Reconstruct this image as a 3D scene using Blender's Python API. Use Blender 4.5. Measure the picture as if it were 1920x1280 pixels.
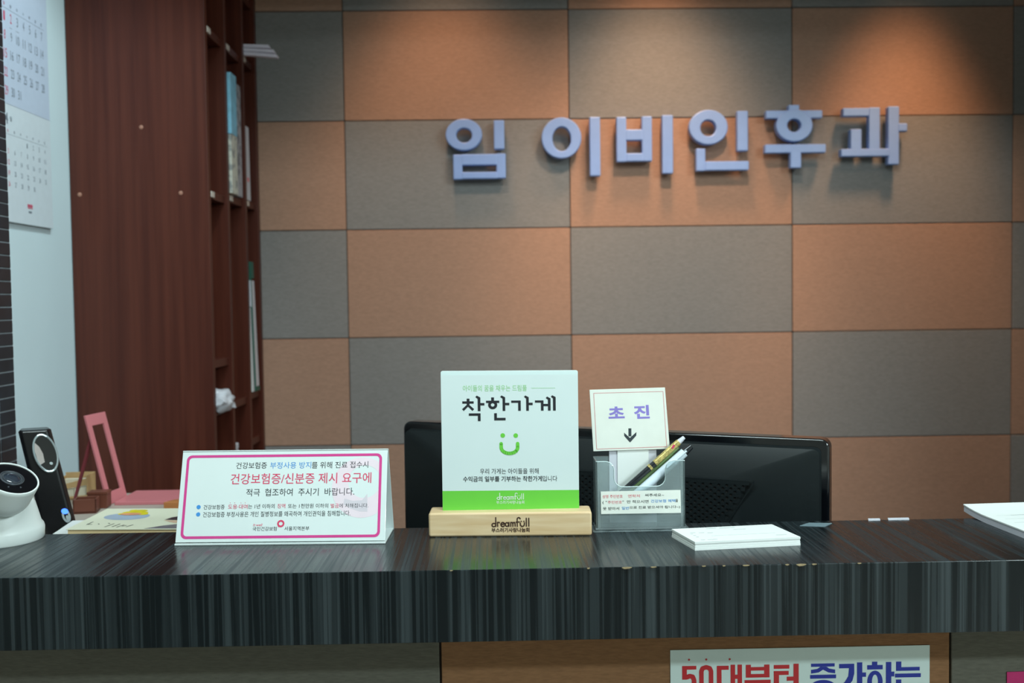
import bpy, bmesh, math, random
from math import radians, cos, sin, pi
from mathutils import Vector, Matrix, noise

# ---------------------------------------------------------------- clearing
for o in list(bpy.data.objects):
    bpy.data.objects.remove(o, do_unlink=True)
sc = bpy.context.scene
COL = sc.collection
random.seed(7)
EYE = 1.365                       # camera height above the floor (metres)

# ---------------------------------------------------------------- camera
yaw, pitch, roll = radians(1.05), radians(2.357), radians(0.752)
fwd = Vector((sin(yaw)*cos(pitch), cos(yaw)*cos(pitch), -sin(pitch)))
rgt = Vector((cos(yaw), -sin(yaw), 0))
dwn = fwd.cross(rgt)
r2 = rgt*cos(roll) + dwn*sin(roll)
d2 = -rgt*sin(roll) + dwn*cos(roll)
cam_d = bpy.data.cameras.new('camera')
cam_d.sensor_width = 36.0
cam_d.lens = 36.0*1867.0/1920.0
cam_d.clip_start = 0.02
cam_d.dof.use_dof = True
cam_d.dof.focus_distance = 1.11
cam_d.dof.aperture_fstop = 7.0
cam = bpy.data.objects.new('camera', cam_d)
COL.objects.link(cam)
up = -d2
bk = -fwd
cam.matrix_world = Matrix(((r2.x, up.x, bk.x, 0), (r2.y, up.y, bk.y, 0), (r2.z, up.z, bk.z, EYE), (0, 0, 0, 1)))
sc.camera = cam

# ---------------------------------------------------------------- colour management, world, lights
sc.view_settings.view_transform = 'Standard'
sc.view_settings.look = 'None'
sc.view_settings.gamma = 1.0
sc.view_settings.use_curve_mapping = False
sc.view_settings.exposure = 0.10
world = bpy.data.worlds.new('world')
sc.world = world
world.use_nodes = True
world.node_tree.nodes['Background'].inputs[0].default_value = (0.70, 0.85, 0.88, 1)
world.node_tree.nodes['Background'].inputs[1].default_value = 0.03

def area(name, loc, sx, sy, power, col, rot=(0, 0, 0)):
    d = bpy.data.lights.new(name, 'AREA')
    d.shape = 'RECTANGLE'; d.size = sx; d.size_y = sy
    d.energy = power; d.color = col
    o = bpy.data.objects.new(name, d)
    o.location = loc; o.rotation_euler = rot
    COL.objects.link(o)
    return o

COOL = (0.80, 0.985, 1.0)
CEIL = 2.60
area('ceiling_lamp', (0.05, 0.45, CEIL-0.02), 1.2, 0.30, 28, COOL)
area('ceiling_lamp', (2.55, -0.60, CEIL-0.02), 1.2, 0.30, 84, COOL)
area('ceiling_lamp', (2.60, -1.8, CEIL-0.02), 1.2, 0.20, 125, COOL)

def spot(loc, target, power, deg, blend, col):
    d = bpy.data.lights.new('wall_downlight', 'SPOT')
    d.energy = power; d.color = col; d.spot_size = radians(deg); d.spot_blend = blend; d.shadow_soft_size = 0.08
    o = bpy.data.objects.new('wall_downlight', d)
    o.location = loc
    o.rotation_euler = (Vector(target)-Vector(loc)).to_track_quat('-Z', 'Y').to_euler()
    COL.objects.link(o)
WARM = (1.0, 0.56, 0.28)
AMBER = (1.0, 0.74, 0.52)
spot((-0.12, 1.80, CEIL-0.03), (-0.12, 2.68, 1.68), 16, 50, 1.0, AMBER)
spot((0.46, 1.80, CEIL-0.03), (0.42, 2.68, 1.68), 44, 50, 1.0, AMBER)
spot((1.10, 1.80, CEIL-0.03), (1.00, 2.68, 1.66), 5, 40, 1.0, AMBER)
spot((-0.12, 2.36, CEIL-0.03), (-0.12, 2.68, 1.44), 15, 56, 0.8, WARM)
spot((0.44, 2.36, CEIL-0.03), (0.44, 2.68, 1.44), 32, 50, 0.8, WARM)
spot((1.13, 2.34, CEIL-0.03), (1.07, 2.68, 1.38), 46, 44, 0.8, WARM)
spot((-0.25, 1.62, CEIL-0.03), (-0.92, 1.86, 1.55), 40, 72, 0.8, COOL)

# ---------------------------------------------------------------- materials
def s2l(c):
    return tuple((x/255/12.92 if x/255 <= 0.04045 else ((x/255+0.055)/1.055)**2.4) for x in c)

MATS = {}
def mat(name, rgb, rough=0.5, var=0.06, scale=(60, 60, 60), bump=0.0, bscale=None, spec=0.5, metal=0.0, coat=0.0, detail=4,
        lin=False, alpha=1.0, trans=0.0, emis=0.0, band=None):
    """principled surface whose colour is varied by a procedural noise; band = (second colour, low, high)"""
    if name in MATS:
        return MATS[name]
    m = bpy.data.materials.new(name); m.use_nodes = True
    nt = m.node_tree; N = nt.nodes; L = nt.links
    b = N['Principled BSDF']
    c = rgb if lin else s2l(rgb)
    tc = N.new('ShaderNodeTexCoord'); mp = N.new('ShaderNodeMapping'); mp.inputs['Scale'].default_value = scale
    L.new(tc.outputs['Object'], mp.inputs['Vector'])
    no = N.new('ShaderNodeTexNoise'); no.inputs['Scale'].default_value = 1.0; no.inputs['Detail'].default_value = detail
    L.new(mp.outputs['Vector'], no.inputs['Vector'])
    rp = N.new('ShaderNodeValToRGB')
    if band:
        c2 = s2l(band[0])
        rp.color_ramp.elements[0].position = band[1]; rp.color_ramp.elements[1].position = band[2]
        rp.color_ramp.elements[0].color = (*c, 1); rp.color_ramp.elements[1].color = (*c2, 1)
    else:
        rp.color_ramp.elements[0].position = 0.3; rp.color_ramp.elements[1].position = 0.7
        rp.color_ramp.elements[0].color = (*[x*(1-var) for x in c], 1)
        rp.color_ramp.elements[1].color = (*[min(1, x*(1+var)) for x in c], 1)
    L.new(no.outputs['Fac'], rp.inputs['Fac'])
    L.new(rp.outputs['Color'], b.inputs['Base Color'])
    b.inputs['Roughness'].default_value = rough
    b.inputs['Metallic'].default_value = metal
    b.inputs['Specular IOR Level'].default_value = spec
    b.inputs['Coat Weight'].default_value = coat
    b.inputs['Coat Roughness'].default_value = 0.08
    b.inputs['Transmission Weight'].default_value = trans
    b.inputs['Alpha'].default_value = alpha
    if emis:
        L.new(rp.outputs['Color'], b.inputs['Emission Color']); b.inputs['Emission Strength'].default_value = emis
    if bump:
        n2 = N.new('ShaderNodeTexNoise'); n2.inputs['Scale'].default_value = 1.0; n2.inputs['Detail'].default_value = 3
        m2 = N.new('ShaderNodeMapping'); m2.inputs['Scale'].default_value = bscale or scale
        L.new(tc.outputs['Object'], m2.inputs['Vector']); L.new(m2.outputs['Vector'], n2.inputs['Vector'])
        bp = N.new('ShaderNodeBump'); bp.inputs['Strength'].default_value = bump; bp.inputs['Distance'].default_value = 0.002
        L.new(n2.outputs['Fac'], bp.inputs['Height']); L.new(bp.outputs['Normal'], b.inputs['Normal'])
    MATS[name] = m
    return m

M_BROWN = mat('brown_felt', (174, 138, 119), 0.9, 0.10, (90, 90, 420), 0.25, (120, 120, 700), spec=0.2)
M_GREY = mat('grey_felt', (139, 136, 135), 0.9, 0.10, (90, 90, 420), 0.25, (120, 120, 700), spec=0.2)
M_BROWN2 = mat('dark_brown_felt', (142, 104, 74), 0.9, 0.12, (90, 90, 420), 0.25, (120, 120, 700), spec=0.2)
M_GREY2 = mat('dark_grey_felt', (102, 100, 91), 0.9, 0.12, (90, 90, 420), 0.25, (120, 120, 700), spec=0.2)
M_BACKING = mat('panel_backing', (96, 84, 76), 0.9, 0.1)
M_WHITEWALL = mat('white_paint', (214, 232, 239), 0.6, 0.02, (6, 6, 6), 0.05, (90, 90, 90))
M_ROOM = mat('beige_wall_paint', (200, 200, 194), 0.7, 0.02, (6, 6, 6))
M_CEIL = mat('ceiling_paint', (222, 224, 220), 0.8, 0.02, (10, 10, 10))
M_FLOOR = mat('floor_vinyl', (140, 132, 122), 0.4, 0.08, (8, 8, 8))
M_DARKWALL = mat('dark_partition', (70, 66, 62), 0.7, 0.05, (10, 10, 10))
M_MAHOG = mat('mahogany_laminate', (87, 40, 27), 0.44, 0.0, (70, 70, 2.2), 0.05, (160, 160, 6), spec=0.35, band=((72, 29, 18), 0.35, 0.65))
M_MAHOG_IN = mat('mahogany_inside', (80, 36, 26), 0.45, 0.10, (60, 60, 3), spec=0.35)
M_SCREW = mat('screw_cap_plastic', (170, 120, 100), 0.5, 0.05)
M_TAG = mat('shelf_tag_plastic', (205, 195, 185), 0.4, 0.04)
M_MOSAIC = mat('black_mosaic', (26, 32, 40), 0.28, 0.25, (30, 30, 30), spec=0.5)
M_GROUT = mat('grey_grout', (120, 126, 132), 0.85, 0.1)
M_PAPER = mat('white_paper', (230, 233, 231), 0.6, 0.015, (40, 40, 40))
M_PAPER2 = mat('grey_paper', (205, 205, 214), 0.6, 0.03, (40, 40, 40))
M_LEAF = mat('pale_lavender_paper', (240, 232, 248), 0.6, 0.02)
M_CALBLUE = mat('calendar_tint', (196, 208, 228), 0.55, 0.02)
M_CALWHITE = mat('calendar_sheet', (214, 224, 232), 0.55, 0.02)
M_INK = mat('black_ink', (30, 32, 40), 0.5, 0.05)
M_INKSOFT = mat('grey_ink', (118, 128, 140), 0.5, 0.05)
M_INKFAINT = mat('faint_ink', (196, 200, 200), 0.5, 0.05)
M_RED = mat('red_ink', (208, 60, 96), 0.5, 0.04)
M_REDSOFT = mat('soft_red_ink', (222, 120, 130), 0.5, 0.04)
M_BLUE = mat('blue_ink', (64, 140, 208), 0.5, 0.04)
M_MAGENTA = mat('magenta_ink', (206, 66, 138), 0.35, 0.03, coat=0.3)
M_PALEPINK = mat('pale_pink_ink', (226, 208, 216), 0.5, 0.02)
M_PALEGREY = mat('pale_mauve_ink', (206, 196, 204), 0.5, 0.02)
M_CARD = mat('laminated_card', (214, 223, 222), 0.28, 0.012, (30, 30, 30), 0.03, (60, 60, 60), coat=0.35)
M_ACRYL = mat('frosted_acrylic', (212, 224, 224), 0.35, 0.01, (20, 20, 20))
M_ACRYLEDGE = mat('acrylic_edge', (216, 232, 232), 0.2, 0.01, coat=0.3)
M_GREEN = mat('green_print', (108, 200, 70), 0.3, 0.01)
M_GREENSOFT = mat('soft_green_ink', (150, 208, 140), 0.4, 0.02)
M_BEECH = mat('beech_wood', (226, 200, 162), 0.45, 0.0, (14, 60, 130), 0.04, (30, 100, 260), spec=0.35, band=((206, 172, 128), 0.3, 0.75))
M_BURN = mat('burnt_brand', (58, 34, 22), 0.6, 0.1)
M_MONITOR = mat('monitor_plastic', (22, 28, 30), 0.40, 0.06, (120, 120, 120), 0.04, (900, 900, 900), spec=0.4)
M_GLOSSBLK = mat('gloss_black', (10, 12, 16), 0.12, 0.1, spec=0.6, coat=0.4)
M_HOLE = mat('vent_dark', (6, 7, 7), 0.8, 0.1)
M_CAMWHITE = mat('camera_white', (226, 232, 230), 0.35, 0.01, (20, 20, 20), spec=0.5)
M_CAMFACE = mat('camera_window', (8, 8, 13), 0.35, 0.1, spec=0.25)
M_LENS = mat('lens_glass', (40, 48, 60), 0.06, 0.1, spec=0.8, coat=1.0)
M_LENSRING = mat('lens_ring', (110, 116, 124), 0.25, 0.1, metal=0.7)
M_SILVER = mat('silver_rim', (196, 208, 212), 0.22, 0.03, metal=0.6)
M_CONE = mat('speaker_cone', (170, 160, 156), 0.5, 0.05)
M_SPKBLK = mat('speaker_black', (20, 20, 22), 0.25, 0.15, (60, 60, 60), spec=0.5)
M_LED = mat('blue_led', (60, 110, 255), 0.4, 0.02, emis=2.2)
M_PINK = mat('pink_plastic', (196, 116, 122), 0.4, 0.03, (20, 20, 20))
M_PINKDK = mat('pink_underside', (120, 46, 54), 0.5, 0.03)
M_TANBOX = mat('tan_card', (196, 160, 112), 0.6, 0.06)
M_CREAM = mat('cream_card', (222, 214, 192), 0.6, 0.04)
M_BROWNBOX = mat('brown_tray', (104, 58, 44), 0.4, 0.08, (20, 20, 20))
M_BOOK = mat('booklet_cover', (232, 232, 208), 0.4, 0.015, (20, 20, 20))
M_BOOKEDGE = mat('booklet_pages', (214, 190, 146), 0.7, 0.12, (6, 6, 900))
M_YELLOW = mat('yellow_print', (226, 208, 40), 0.4, 0.15, (60, 60, 60))
M_SALMON = mat('salmon_print', (232, 160, 120), 0.4, 0.08)
M_PLATE = mat('plate_print', (168, 184, 204), 0.4, 0.08)
M_HAIR = mat('dark_hair_print', (64, 54, 60), 0.4, 0.15)
M_SKIN = mat('skin_print', (222, 186, 160), 0.4, 0.05)
M_GREYPRINT = mat('grey_print', (120, 116, 122), 0.4, 0.25, (80, 80, 80))
M_CABTOP = mat('beige_laminate', (170, 160, 150), 0.4, 0.04)
M_LAV = mat('lavender_ink', (142, 128, 206), 0.5, 0.05)
M_ARROW = mat('arrow_ink', (52, 60, 66), 0.5, 0.05)
M_REDLINE = mat('thin_red_line', (214, 130, 134), 0.5, 0.05)
M_NOTICE = mat('notice_card', (232, 234, 226), 0.35, 0.02, (60, 60, 60), coat=0.2)
M_PENBLK = mat('pen_black', (24, 28, 34), 0.2, 0.05, coat=0.3)
M_PENWHT = mat('pen_white', (214, 226, 236), 0.3, 0.02)
M_PENGRN = mat('pen_green', (132, 158, 104), 0.35, 0.05)
M_GOLD = mat('pen_gold', (196, 176, 110), 0.3, 0.5, (400, 400, 400), metal=0.4)
M_REDPRT = mat('poster_red', (196, 34, 44), 0.4, 0.02)
M_BLUPRT = mat('poster_blue', (22, 44, 156), 0.4, 0.02)
M_POSTER = mat('poster_sheet', (216, 234, 232), 0.35, 0.01)
M_MAGCARD = mat('magenta_card', (188, 20, 104), 0.35, 0.05)
M_SIGNBLU = mat('sign_letter_blue', (140, 170, 230), 0.35, 0.02)
M_SKYBOX = mat('sky_blue_carton', (134, 196, 224), 0.45, 0.15, (50, 50, 50))
M_FLORAL = mat('floral_carton', (206, 204, 192), 0.5, 0.0, (55, 55, 55), band=((150, 152, 150), 0.5, 0.6))
M_GREYFLOR = mat('grey_floral_carton', (168, 168, 176), 0.5, 0.0, (60, 60, 60), band=((112, 114, 124), 0.48, 0.6))
M_TEAL = mat('dark_green_cover', (40, 92, 78), 0.5, 0.05)
M_BAG = mat('plastic_bag', (206, 206, 214), 0.3, 0.1, (40, 40, 40))
M_CHIP = mat('chipped_edge', (146, 128, 96), 0.8, 0.2, (300, 300, 300))
M_DESK = mat('desk_laminate', (120, 112, 104), 0.45, 0.05)
M_TAPE = mat('cloudy_tape', (120, 140, 148), 0.25, 0.05)

def laminate():
    m = bpy.data.materials.new('streaked_black_laminate'); m.use_nodes = True
    nt = m.node_tree; N = nt.nodes; L = nt.links; b = N['Principled BSDF']
    tc = N.new('ShaderNodeTexCoord')
    def streak(scale, lo, hi):
        mp = N.new('ShaderNodeMapping'); mp.inputs['Scale'].default_value = scale
        L.new(tc.outputs['Object'], mp.inputs['Vector'])
        no = N.new('ShaderNodeTexNoise'); no.inputs['Scale'].default_value = 1; no.inputs['Detail'].default_value = 2
        L.new(mp.outputs['Vector'], no.inputs['Vector'])
        mr = N.new('ShaderNodeMapRange'); mr.inputs['From Min'].default_value = lo; mr.inputs['From Max'].default_value = hi
        L.new(no.outputs['Fac'], mr.inputs['Value'])
        return mr.outputs['Result']
    a = streak((300, 3.0, 1.6), 0.50, 0.60)
    c = streak((80, 1.2, 0.8), 0.47, 0.60)
    mx = N.new('ShaderNodeMath'); mx.operation = 'MULTIPLY_ADD'; mx.inputs[1].default_value = 0.55
    L.new(a, mx.inputs[0])
    h = N.new('ShaderNodeMath'); h.operation = 'MULTIPLY'; h.inputs[1].default_value = 0.45; L.new(c, h.inputs[0])
    L.new(h.outputs[0], mx.inputs[2])
    rp = N.new('ShaderNodeValToRGB')
    rp.color_ramp.elements[0].color = (*s2l((13, 20, 23)), 1); rp.color_ramp.elements[1].color = (*s2l((37, 47, 51)), 1)
    L.new(mx.outputs[0], rp.inputs['Fac']); L.new(rp.outputs['Color'], b.inputs['Base Color'])
    mr = N.new('ShaderNodeMapRange'); mr.inputs['To Min'].default_value = 0.20; mr.inputs['To Max'].default_value = 0.50
    L.new(mx.outputs[0], mr.inputs['Value']); L.new(mr.outputs['Result'], b.inputs['Roughness'])
    sp_ = N.new('ShaderNodeMapRange'); sp_.inputs['To Min'].default_value = 0.30; sp_.inputs['To Max'].default_value = 0.60
    L.new(mx.outputs[0], sp_.inputs['Value']); L.new(sp_.outputs['Result'], b.inputs['Specular IOR Level'])
    return m
M_LAM = laminate()

def clear_plastic():
    m = bpy.data.materials.new('clear_plastic'); m.use_nodes = True
    nt = m.node_tree; N = nt.nodes; L = nt.links
    N.remove(N['Principled BSDF']); out = N['Material Output']
    tr = N.new('ShaderNodeBsdfTransparent'); tr.inputs[0].default_value = (0.90, 0.955, 0.96, 1)
    gl = N.new('ShaderNodeBsdfGlossy'); gl.inputs['Roughness'].default_value = 0.06
    df = N.new('ShaderNodeBsdfDiffuse'); df.inputs[0].default_value = (0.66, 0.78, 0.80, 1)
    tc = N.new('ShaderNodeTexCoord'); no = N.new('ShaderNodeTexNoise'); no.inputs['Scale'].default_value = 40
    L.new(tc.outputs['Object'], no.inputs['Vector'])
    mr = N.new('ShaderNodeMapRange'); mr.inputs['To Min'].default_value = 0.12; mr.inputs['To Max'].default_value = 0.30
    L.new(no.outputs['Fac'], mr.inputs['Value'])
    m1 = N.new('ShaderNodeMixShader'); L.new(mr.outputs['Result'], m1.inputs[0]); L.new(tr.outputs[0], m1.inputs[1]); L.new(df.outputs[0], m1.inputs[2])
    fr = N.new('ShaderNodeFresnel'); fr.inputs['IOR'].default_value = 1.45
    m2 = N.new('ShaderNodeMixShader'); L.new(fr.outputs[0], m2.inputs[0]); L.new(m1.outputs[0], m2.inputs[1]); L.new(gl.outputs[0], m2.inputs[2])
    L.new(m2.outputs[0], out.inputs['Surface'])
    return m
M_CLEAR = clear_plastic()

# ---------------------------------------------------------------- geometry helpers
class Fr:
    """a frame: origin and three axes"""
    def __init__(s, o, u, v, n):
        s.o = Vector(o); s.u = Vector(u).normalized(); s.v = Vector(v).normalized(); s.n = Vector(n).normalized()
    def p(s, a, b, c=0.0):
        return s.o + s.u*a + s.v*b + s.n*c
REL = Fr((0, 0, EYE), (1, 0, 0), (0, 1, 0), (0, 0, 1))        # x right, y away, z above eye height
def facing(x, y, z, ang=0.0, lean=0.0, spin=0.0):
    """frame standing upright and looking towards the visitor side; ang yaws it, lean tips it back, spin turns it in its plane"""
    u = Vector((cos(ang), sin(ang), 0)); n0 = Vector((sin(ang), -cos(ang), 0)); v0 = Vector((0, 0, 1))
    v = v0*cos(lean) - n0*sin(lean); n = n0*cos(lean) + v0*sin(lean)
    uu = u*cos(spin) + v*sin(spin); vv = v*cos(spin) - u*sin(spin)
    return Fr((x, y, z+EYE), uu, vv, n)

_tc = bpy.data.curves.new('type_setter', 'FONT')
_to = bpy.data.objects.new('type_setter', _tc)
_glyphs = {}
def glyphs(body, bold=0.0, shear=0.0):
    k = (body, bold, shear)
    if k not in _glyphs:
        COL.objects.link(_to)
        _tc.body = body; _tc.offset = bold; _tc.shear = shear; _tc.resolution_u = 3; _tc.size = 1.0
        bpy.context.view_layer.update()
        me = bpy.data.meshes.new_from_object(_to.evaluated_get(bpy.context.evaluated_depsgraph_get()))
        vs = [v.co.copy() for v in me.vertices]; fs = [tuple(p.vertices) for p in me.polygons]
        bpy.data.meshes.remove(me); COL.objects.unlink(_to)
        x0 = min(v.x for v in vs); x1 = max(v.x for v in vs); y0 = min(v.y for v in vs); y1 = max(v.y for v in vs)
        _glyphs[k] = ([((v.x-x0)/(x1-x0), (v.y-y0)/(y1-y0)) for v in vs], fs)
    return _glyphs[k]

class MB:
    def __init__(s, fr=None, q=1.0):
        s.v = []; s.f = []; s.fr = fr or REL; s.q = q
    def add(s, vs, fs, fr=None):
        fr = fr or s.fr; b = len(s.v)
        s.v += [fr.p(q[0]*s.q, q[1]*s.q, q[2]) for q in vs]
        s.f += [tuple(i+b for i in f) for f in fs]
        return s
    def box(s, x0, x1, y0, y1, z0, z1, fr=None):
        vs = [(x, y, z) for z in (z0, z1) for y in (y0, y1) for x in (x0, x1)]
        return s.add(vs, [(0, 2, 3, 1), (4, 5, 7, 6), (0, 1, 5, 4), (2, 6, 7, 3), (0, 4, 6, 2), (1, 3, 7, 5)], fr)
    def prism(s, poly, w0, w1, fr=None):
        n = len(poly)
        a = sum(poly[i][0]*poly[(i+1) % n][1]-poly[(i+1) % n][0]*poly[i][1] for i in range(n))
        if a < 0: poly = poly[::-1]
        vs = [(u, v, w0) for u, v in poly]+[(u, v, w1) for u, v in poly]
        fs = [tuple(range(n))[::-1], tuple(range(n, 2*n))]+[(i, (i+1) % n, n+(i+1) % n, n+i) for i in range(n)]
        return s.add(vs, fs, fr)
    def flat(s, poly, w, fr=None):
        n = len(poly)
        a = sum(poly[i][0]*poly[(i+1) % n][1]-poly[(i+1) % n][0]*poly[i][1] for i in range(n))
        if a < 0: poly = poly[::-1]
        s.k = (getattr(s, 'k', 0)+1) % 14
        return s.add([(u, v, w+1.5e-5*s.k) for u, v in poly], [tuple(range(n))], fr)
    def ell(s, cu, cv, ru, rv, w, n=28, rot=0.0, fr=None):
        return s.flat([(cu+ru*cos(t)*cos(rot)-rv*sin(t)*sin(rot), cv+ru*cos(t)*sin(rot)+rv*sin(t)*cos(rot)) for t in (2*pi*i/n for i in range(n))], w, fr)
    def ring(s, cu, cv, ro, ri, w0, w1, n=40, ci=None, fr=None):
        """elliptic ring; ro, ri = (ru, rv)"""
        iu, iv = ci or (cu, cv)
        vs = []
        for (a, b, r, w) in ((cu, cv, ro, w0), (iu, iv, ri, w0), (cu, cv, ro, w1), (iu, iv, ri, w1)):
            vs += [(a+r[0]*cos(2*pi*i/n), b+r[1]*sin(2*pi*i/n), w) for i in range(n)]
        fs = []
        for i in range(n):
            j = (i+1) % n
            fs += [(i, n+i, n+j, j), (2*n+i, 2*n+j, 3*n+j, 3*n+i), (i, j, 2*n+j, 2*n+i), (n+i, 3*n+i, 3*n+j, n+j)]
        return s.add(vs, fs, fr)
    def tube(s, p0, p1, r0, r1=None, n=14, fr=None):
        fr = fr or s.fr; r1 = r0 if r1 is None else r1
        a = fr.p(*p0); b = fr.p(*p1); d = (b-a).normalized(); q = d.orthogonal().normalized(); t = d.cross(q)
        k = len(s.v)
        for c, r in ((a, r0), (b, r1)):
            s.v += [c+q*r*cos(2*pi*i/n)+t*r*sin(2*pi*i/n) for i in range(n)]
        s.f += [(k+i, k+(i+1) % n, k+n+(i+1) % n, k+n+i) for i in range(n)]+[tuple(range(k, k+n))[::-1], tuple(range(k+n, k+2*n))]
        return s
    def lathe(s, prof, fr, n=48, cap=True):
        """prof = [(radius, height)] about the frame's n axis"""
        k = len(s.v)
        for r, h in prof:
            s.v += [fr.p(r*cos(2*pi*i/n), r*sin(2*pi*i/n), h) for i in range(n)]
        for j in range(len(prof)-1):
            s.f += [(k+j*n+i, k+j*n+(i+1) % n, k+(j+1)*n+(i+1) % n, k+(j+1)*n+i) for i in range(n)]
        if cap:
            s.f += [tuple(range(k, k+n))[::-1], tuple(range(k+(len(prof)-1)*n, k+len(prof)*n))]
        return s
    def stroke(s, pts, wd, w, fr=None, rnd=True):
        """flat pen stroke along a polyline"""
        for (x0, y0), (x1, y1) in zip(pts[:-1], pts[1:]):
            l = math.hypot(x1-x0, y1-y0)
            if l < 1e-9: continue
            nx, ny = -(y1-y0)/l*wd/2, (x1-x0)/l*wd/2
            s.flat([(x0+nx, y0+ny), (x1+nx, y1+ny), (x1-nx, y1-ny), (x0-nx, y0-ny)], w, fr)
        q = pts if rnd else pts[1:-1]
        for x, y in q:
            s.ell(x, y, wd/2, wd/2, w, 10, 0, fr)
        return s
    def text(s, body, u0, u1, v0, v1, w, bold=0.0, shear=0.0, fr=None):
        vs, fs = glyphs(body, bold, shear)
        return s.add([(u0+(u1-u0)*x, v0+(v1-v0)*y, w) for x, y in vs], fs, fr)
    def rrect(s, u0, u1, v0, v1, r, w0, w1, fr=None, k=5):
        return s.prism(rr(u0, u1, v0, v1, r, k), w0, w1, fr)

def rr(u0, u1, v0, v1, r, k=5):
    out = []
    for cu, cv, a in ((u1-r, v1-r, 0), (u0+r, v1-r, pi/2), (u0+r, v0+r, pi), (u1-r, v0+r, 1.5*pi)):
        out += [(cu+r*cos(a+pi/2*i/k), cv+r*sin(a+pi/2*i/k)) for i in range(k+1)]
    return out
def arc(cu, cv, ru, rv, a0, a1, n=14):
    return [(cu+ru*cos(radians(a0+(a1-a0)*i/n)), cv+rv*sin(radians(a0+(a1-a0)*i/n))) for i in range(n+1)]

OFF = {}
def thing(name, label, cat, loc, group=None):
    o = bpy.data.objects.new(name, None); COL.objects.link(o)
    o.empty_display_size = 0.05
    o.location = Vector(loc)+Vector((0, 0, EYE))
    o['label'] = label; o['category'] = cat
    if group: o['group'] = group
    OFF[o.name] = o.location.copy()
    return o
def build(mb, name, m, parent=None, bevel=0.0, seg=2, smooth=False, label=None, kind=None, loc=None, bang=35):
    off = OFF[parent.name] if parent else (Vector(loc)+Vector((0, 0, EYE)) if loc else Vector((0, 0, 0)))
    me = bpy.data.meshes.new(name)
    me.from_pydata([tuple(v-off) for v in mb.v], [], mb.f)
    me.validate(); me.update()
    me.materials.append(m)
    o = bpy.data.objects.new(name, me); COL.objects.link(o)
    if parent: o.parent = parent
    else: o.location = off
    OFF[o.name] = off
    if smooth:
        for p in me.polygons: p.use_smooth = True
        me.set_sharp_from_angle(angle=radians(40))
    if bevel:
        b = o.modifiers.new('edge', 'BEVEL'); b.width = bevel; b.segments = seg; b.limit_method = 'ANGLE'; b.angle_limit = radians(bang)
    if label: o['label'] = label
    if kind: o['kind'] = kind
    return o
def tag(o, label, cat, group=None):
    o['label'] = label; o['category'] = cat
    if group: o['group'] = group
    return o
def structure(o, label=None):
    o['kind'] = 'structure'
    if label: o['label'] = label
    return o

# ================================================================ THE ROOM
FLOOR = -EYE
TOP = CEIL-EYE
WALL_Y = 2.683            # front of the back wall's panels
WL = -0.9186              # white left wall
structure(build(MB().box(-2.2, 4.8, -4.6, 2.9, FLOOR-0.1, FLOOR), 'floor', M_FLOOR), 'grey vinyl floor of the reception')
structure(build(MB().box(-2.2, 4.8, -4.6, 2.9, TOP, TOP+0.1), 'ceiling', M_CEIL), 'white ceiling above the reception desk')
wb = structure(build(MB().box(-2.2, 4.8, WALL_Y+0.012, WALL_Y+0.12, FLOOR, TOP), 'wall_back', M_BACKING),
               'back wall clad in a chequerboard of brown and grey felt panels')
structure(build(MB().box(WL-0.12, WL, 1.15, WALL_Y+0.012, FLOOR, TOP), 'wall_left', M_WHITEWALL), 'white painted wall behind the hanging calendar')
structure(build(MB().box(-2.2, -2.1, -4.6, 1.15, FLOOR, TOP), 'wall_left', M_ROOM), 'beige wall of the waiting area, out of the frame')
structure(build(MB().box(-2.1, WL-0.12, 1.15, 1.25, FLOOR, TOP), 'wall_left', M_WHITEWALL), 'short return wall beside the reception desk')
structure(build(MB().box(1.52, 1.64, 1.30, WALL_Y, FLOOR, TOP), 'wall_right', M_DARKWALL), 'dark partition at the right of the desk')
structure(build(MB().box(4.7, 4.8, -4.6, 2.9, FLOOR, TOP), 'wall_right', M_ROOM), 'beige wall across the waiting area')
structure(build(MB().box(WL, 1.64, 1.30, 1.52, 0.92, TOP), 'shade_soffit_1', M_CEIL), 'unseen soffit added above the reception desk to shade the wall top')  # added out of view to keep the front lamps off the wall top
structure(build(MB().box(-2.2, 4.8, -4.7, -4.6, FLOOR, TOP), 'wall_front', M_ROOM), 'beige wall behind the visitors')

# felt panels: 600 mm wide courses, brown and grey by turns, thin recessed joints
COURSE = 0.2893; R0 = 0.7727; C0 = -0.390; G = 0.0010
for k in range(-2, 8):
    z1 = min(R0-COURSE*k, TOP); z0 = max(R0-COURSE*(k+1), FLOOR)
    if z1-z0 < 0.02: continue
    for j in range(-1, 4):
        x0 = max(C0+0.6*j, WL); x1 = min(C0+0.6*(j+1), 1.52)
        if x1-x0 < 0.02: continue
        dy = random.uniform(0, 0.0012)
        mb = MB().box(x0+G, x1-G, WALL_Y+dy, WALL_Y+0.012, z0+G, z1-G)
        p = build(mb, 'panel', M_BROWN if (j+k) % 2 == 0 else M_GREY, wb, 0.0016, 2)

# dark mosaic pillar at the left
PX, PY0, PY1 = -0.752, 1.20, 1.570
pil = structure(build(MB().box(WL-0.1, PX, PY0, PY1, FLOOR, TOP), 'column_left', M_GROUT), 'pillar clad in small black mosaic tiles at the left end of the desk')
th = 0.0200
rows = int((0.72+0.42)/th)
tile_me = None
for i in range(rows):
    z = -0.42+i*th
    for j in range(5):
        y1 = PY1-0.0008-j*0.049; y0 = y1-0.0465
        mb = MB().box(PX, PX+0.0009+random.uniform(0, 0.0003), y0, y1, z+0.0012, z+th-0.0012)
        build(mb, 'tile', M_MOSAIC, pil, 0.0004, 1)

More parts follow.
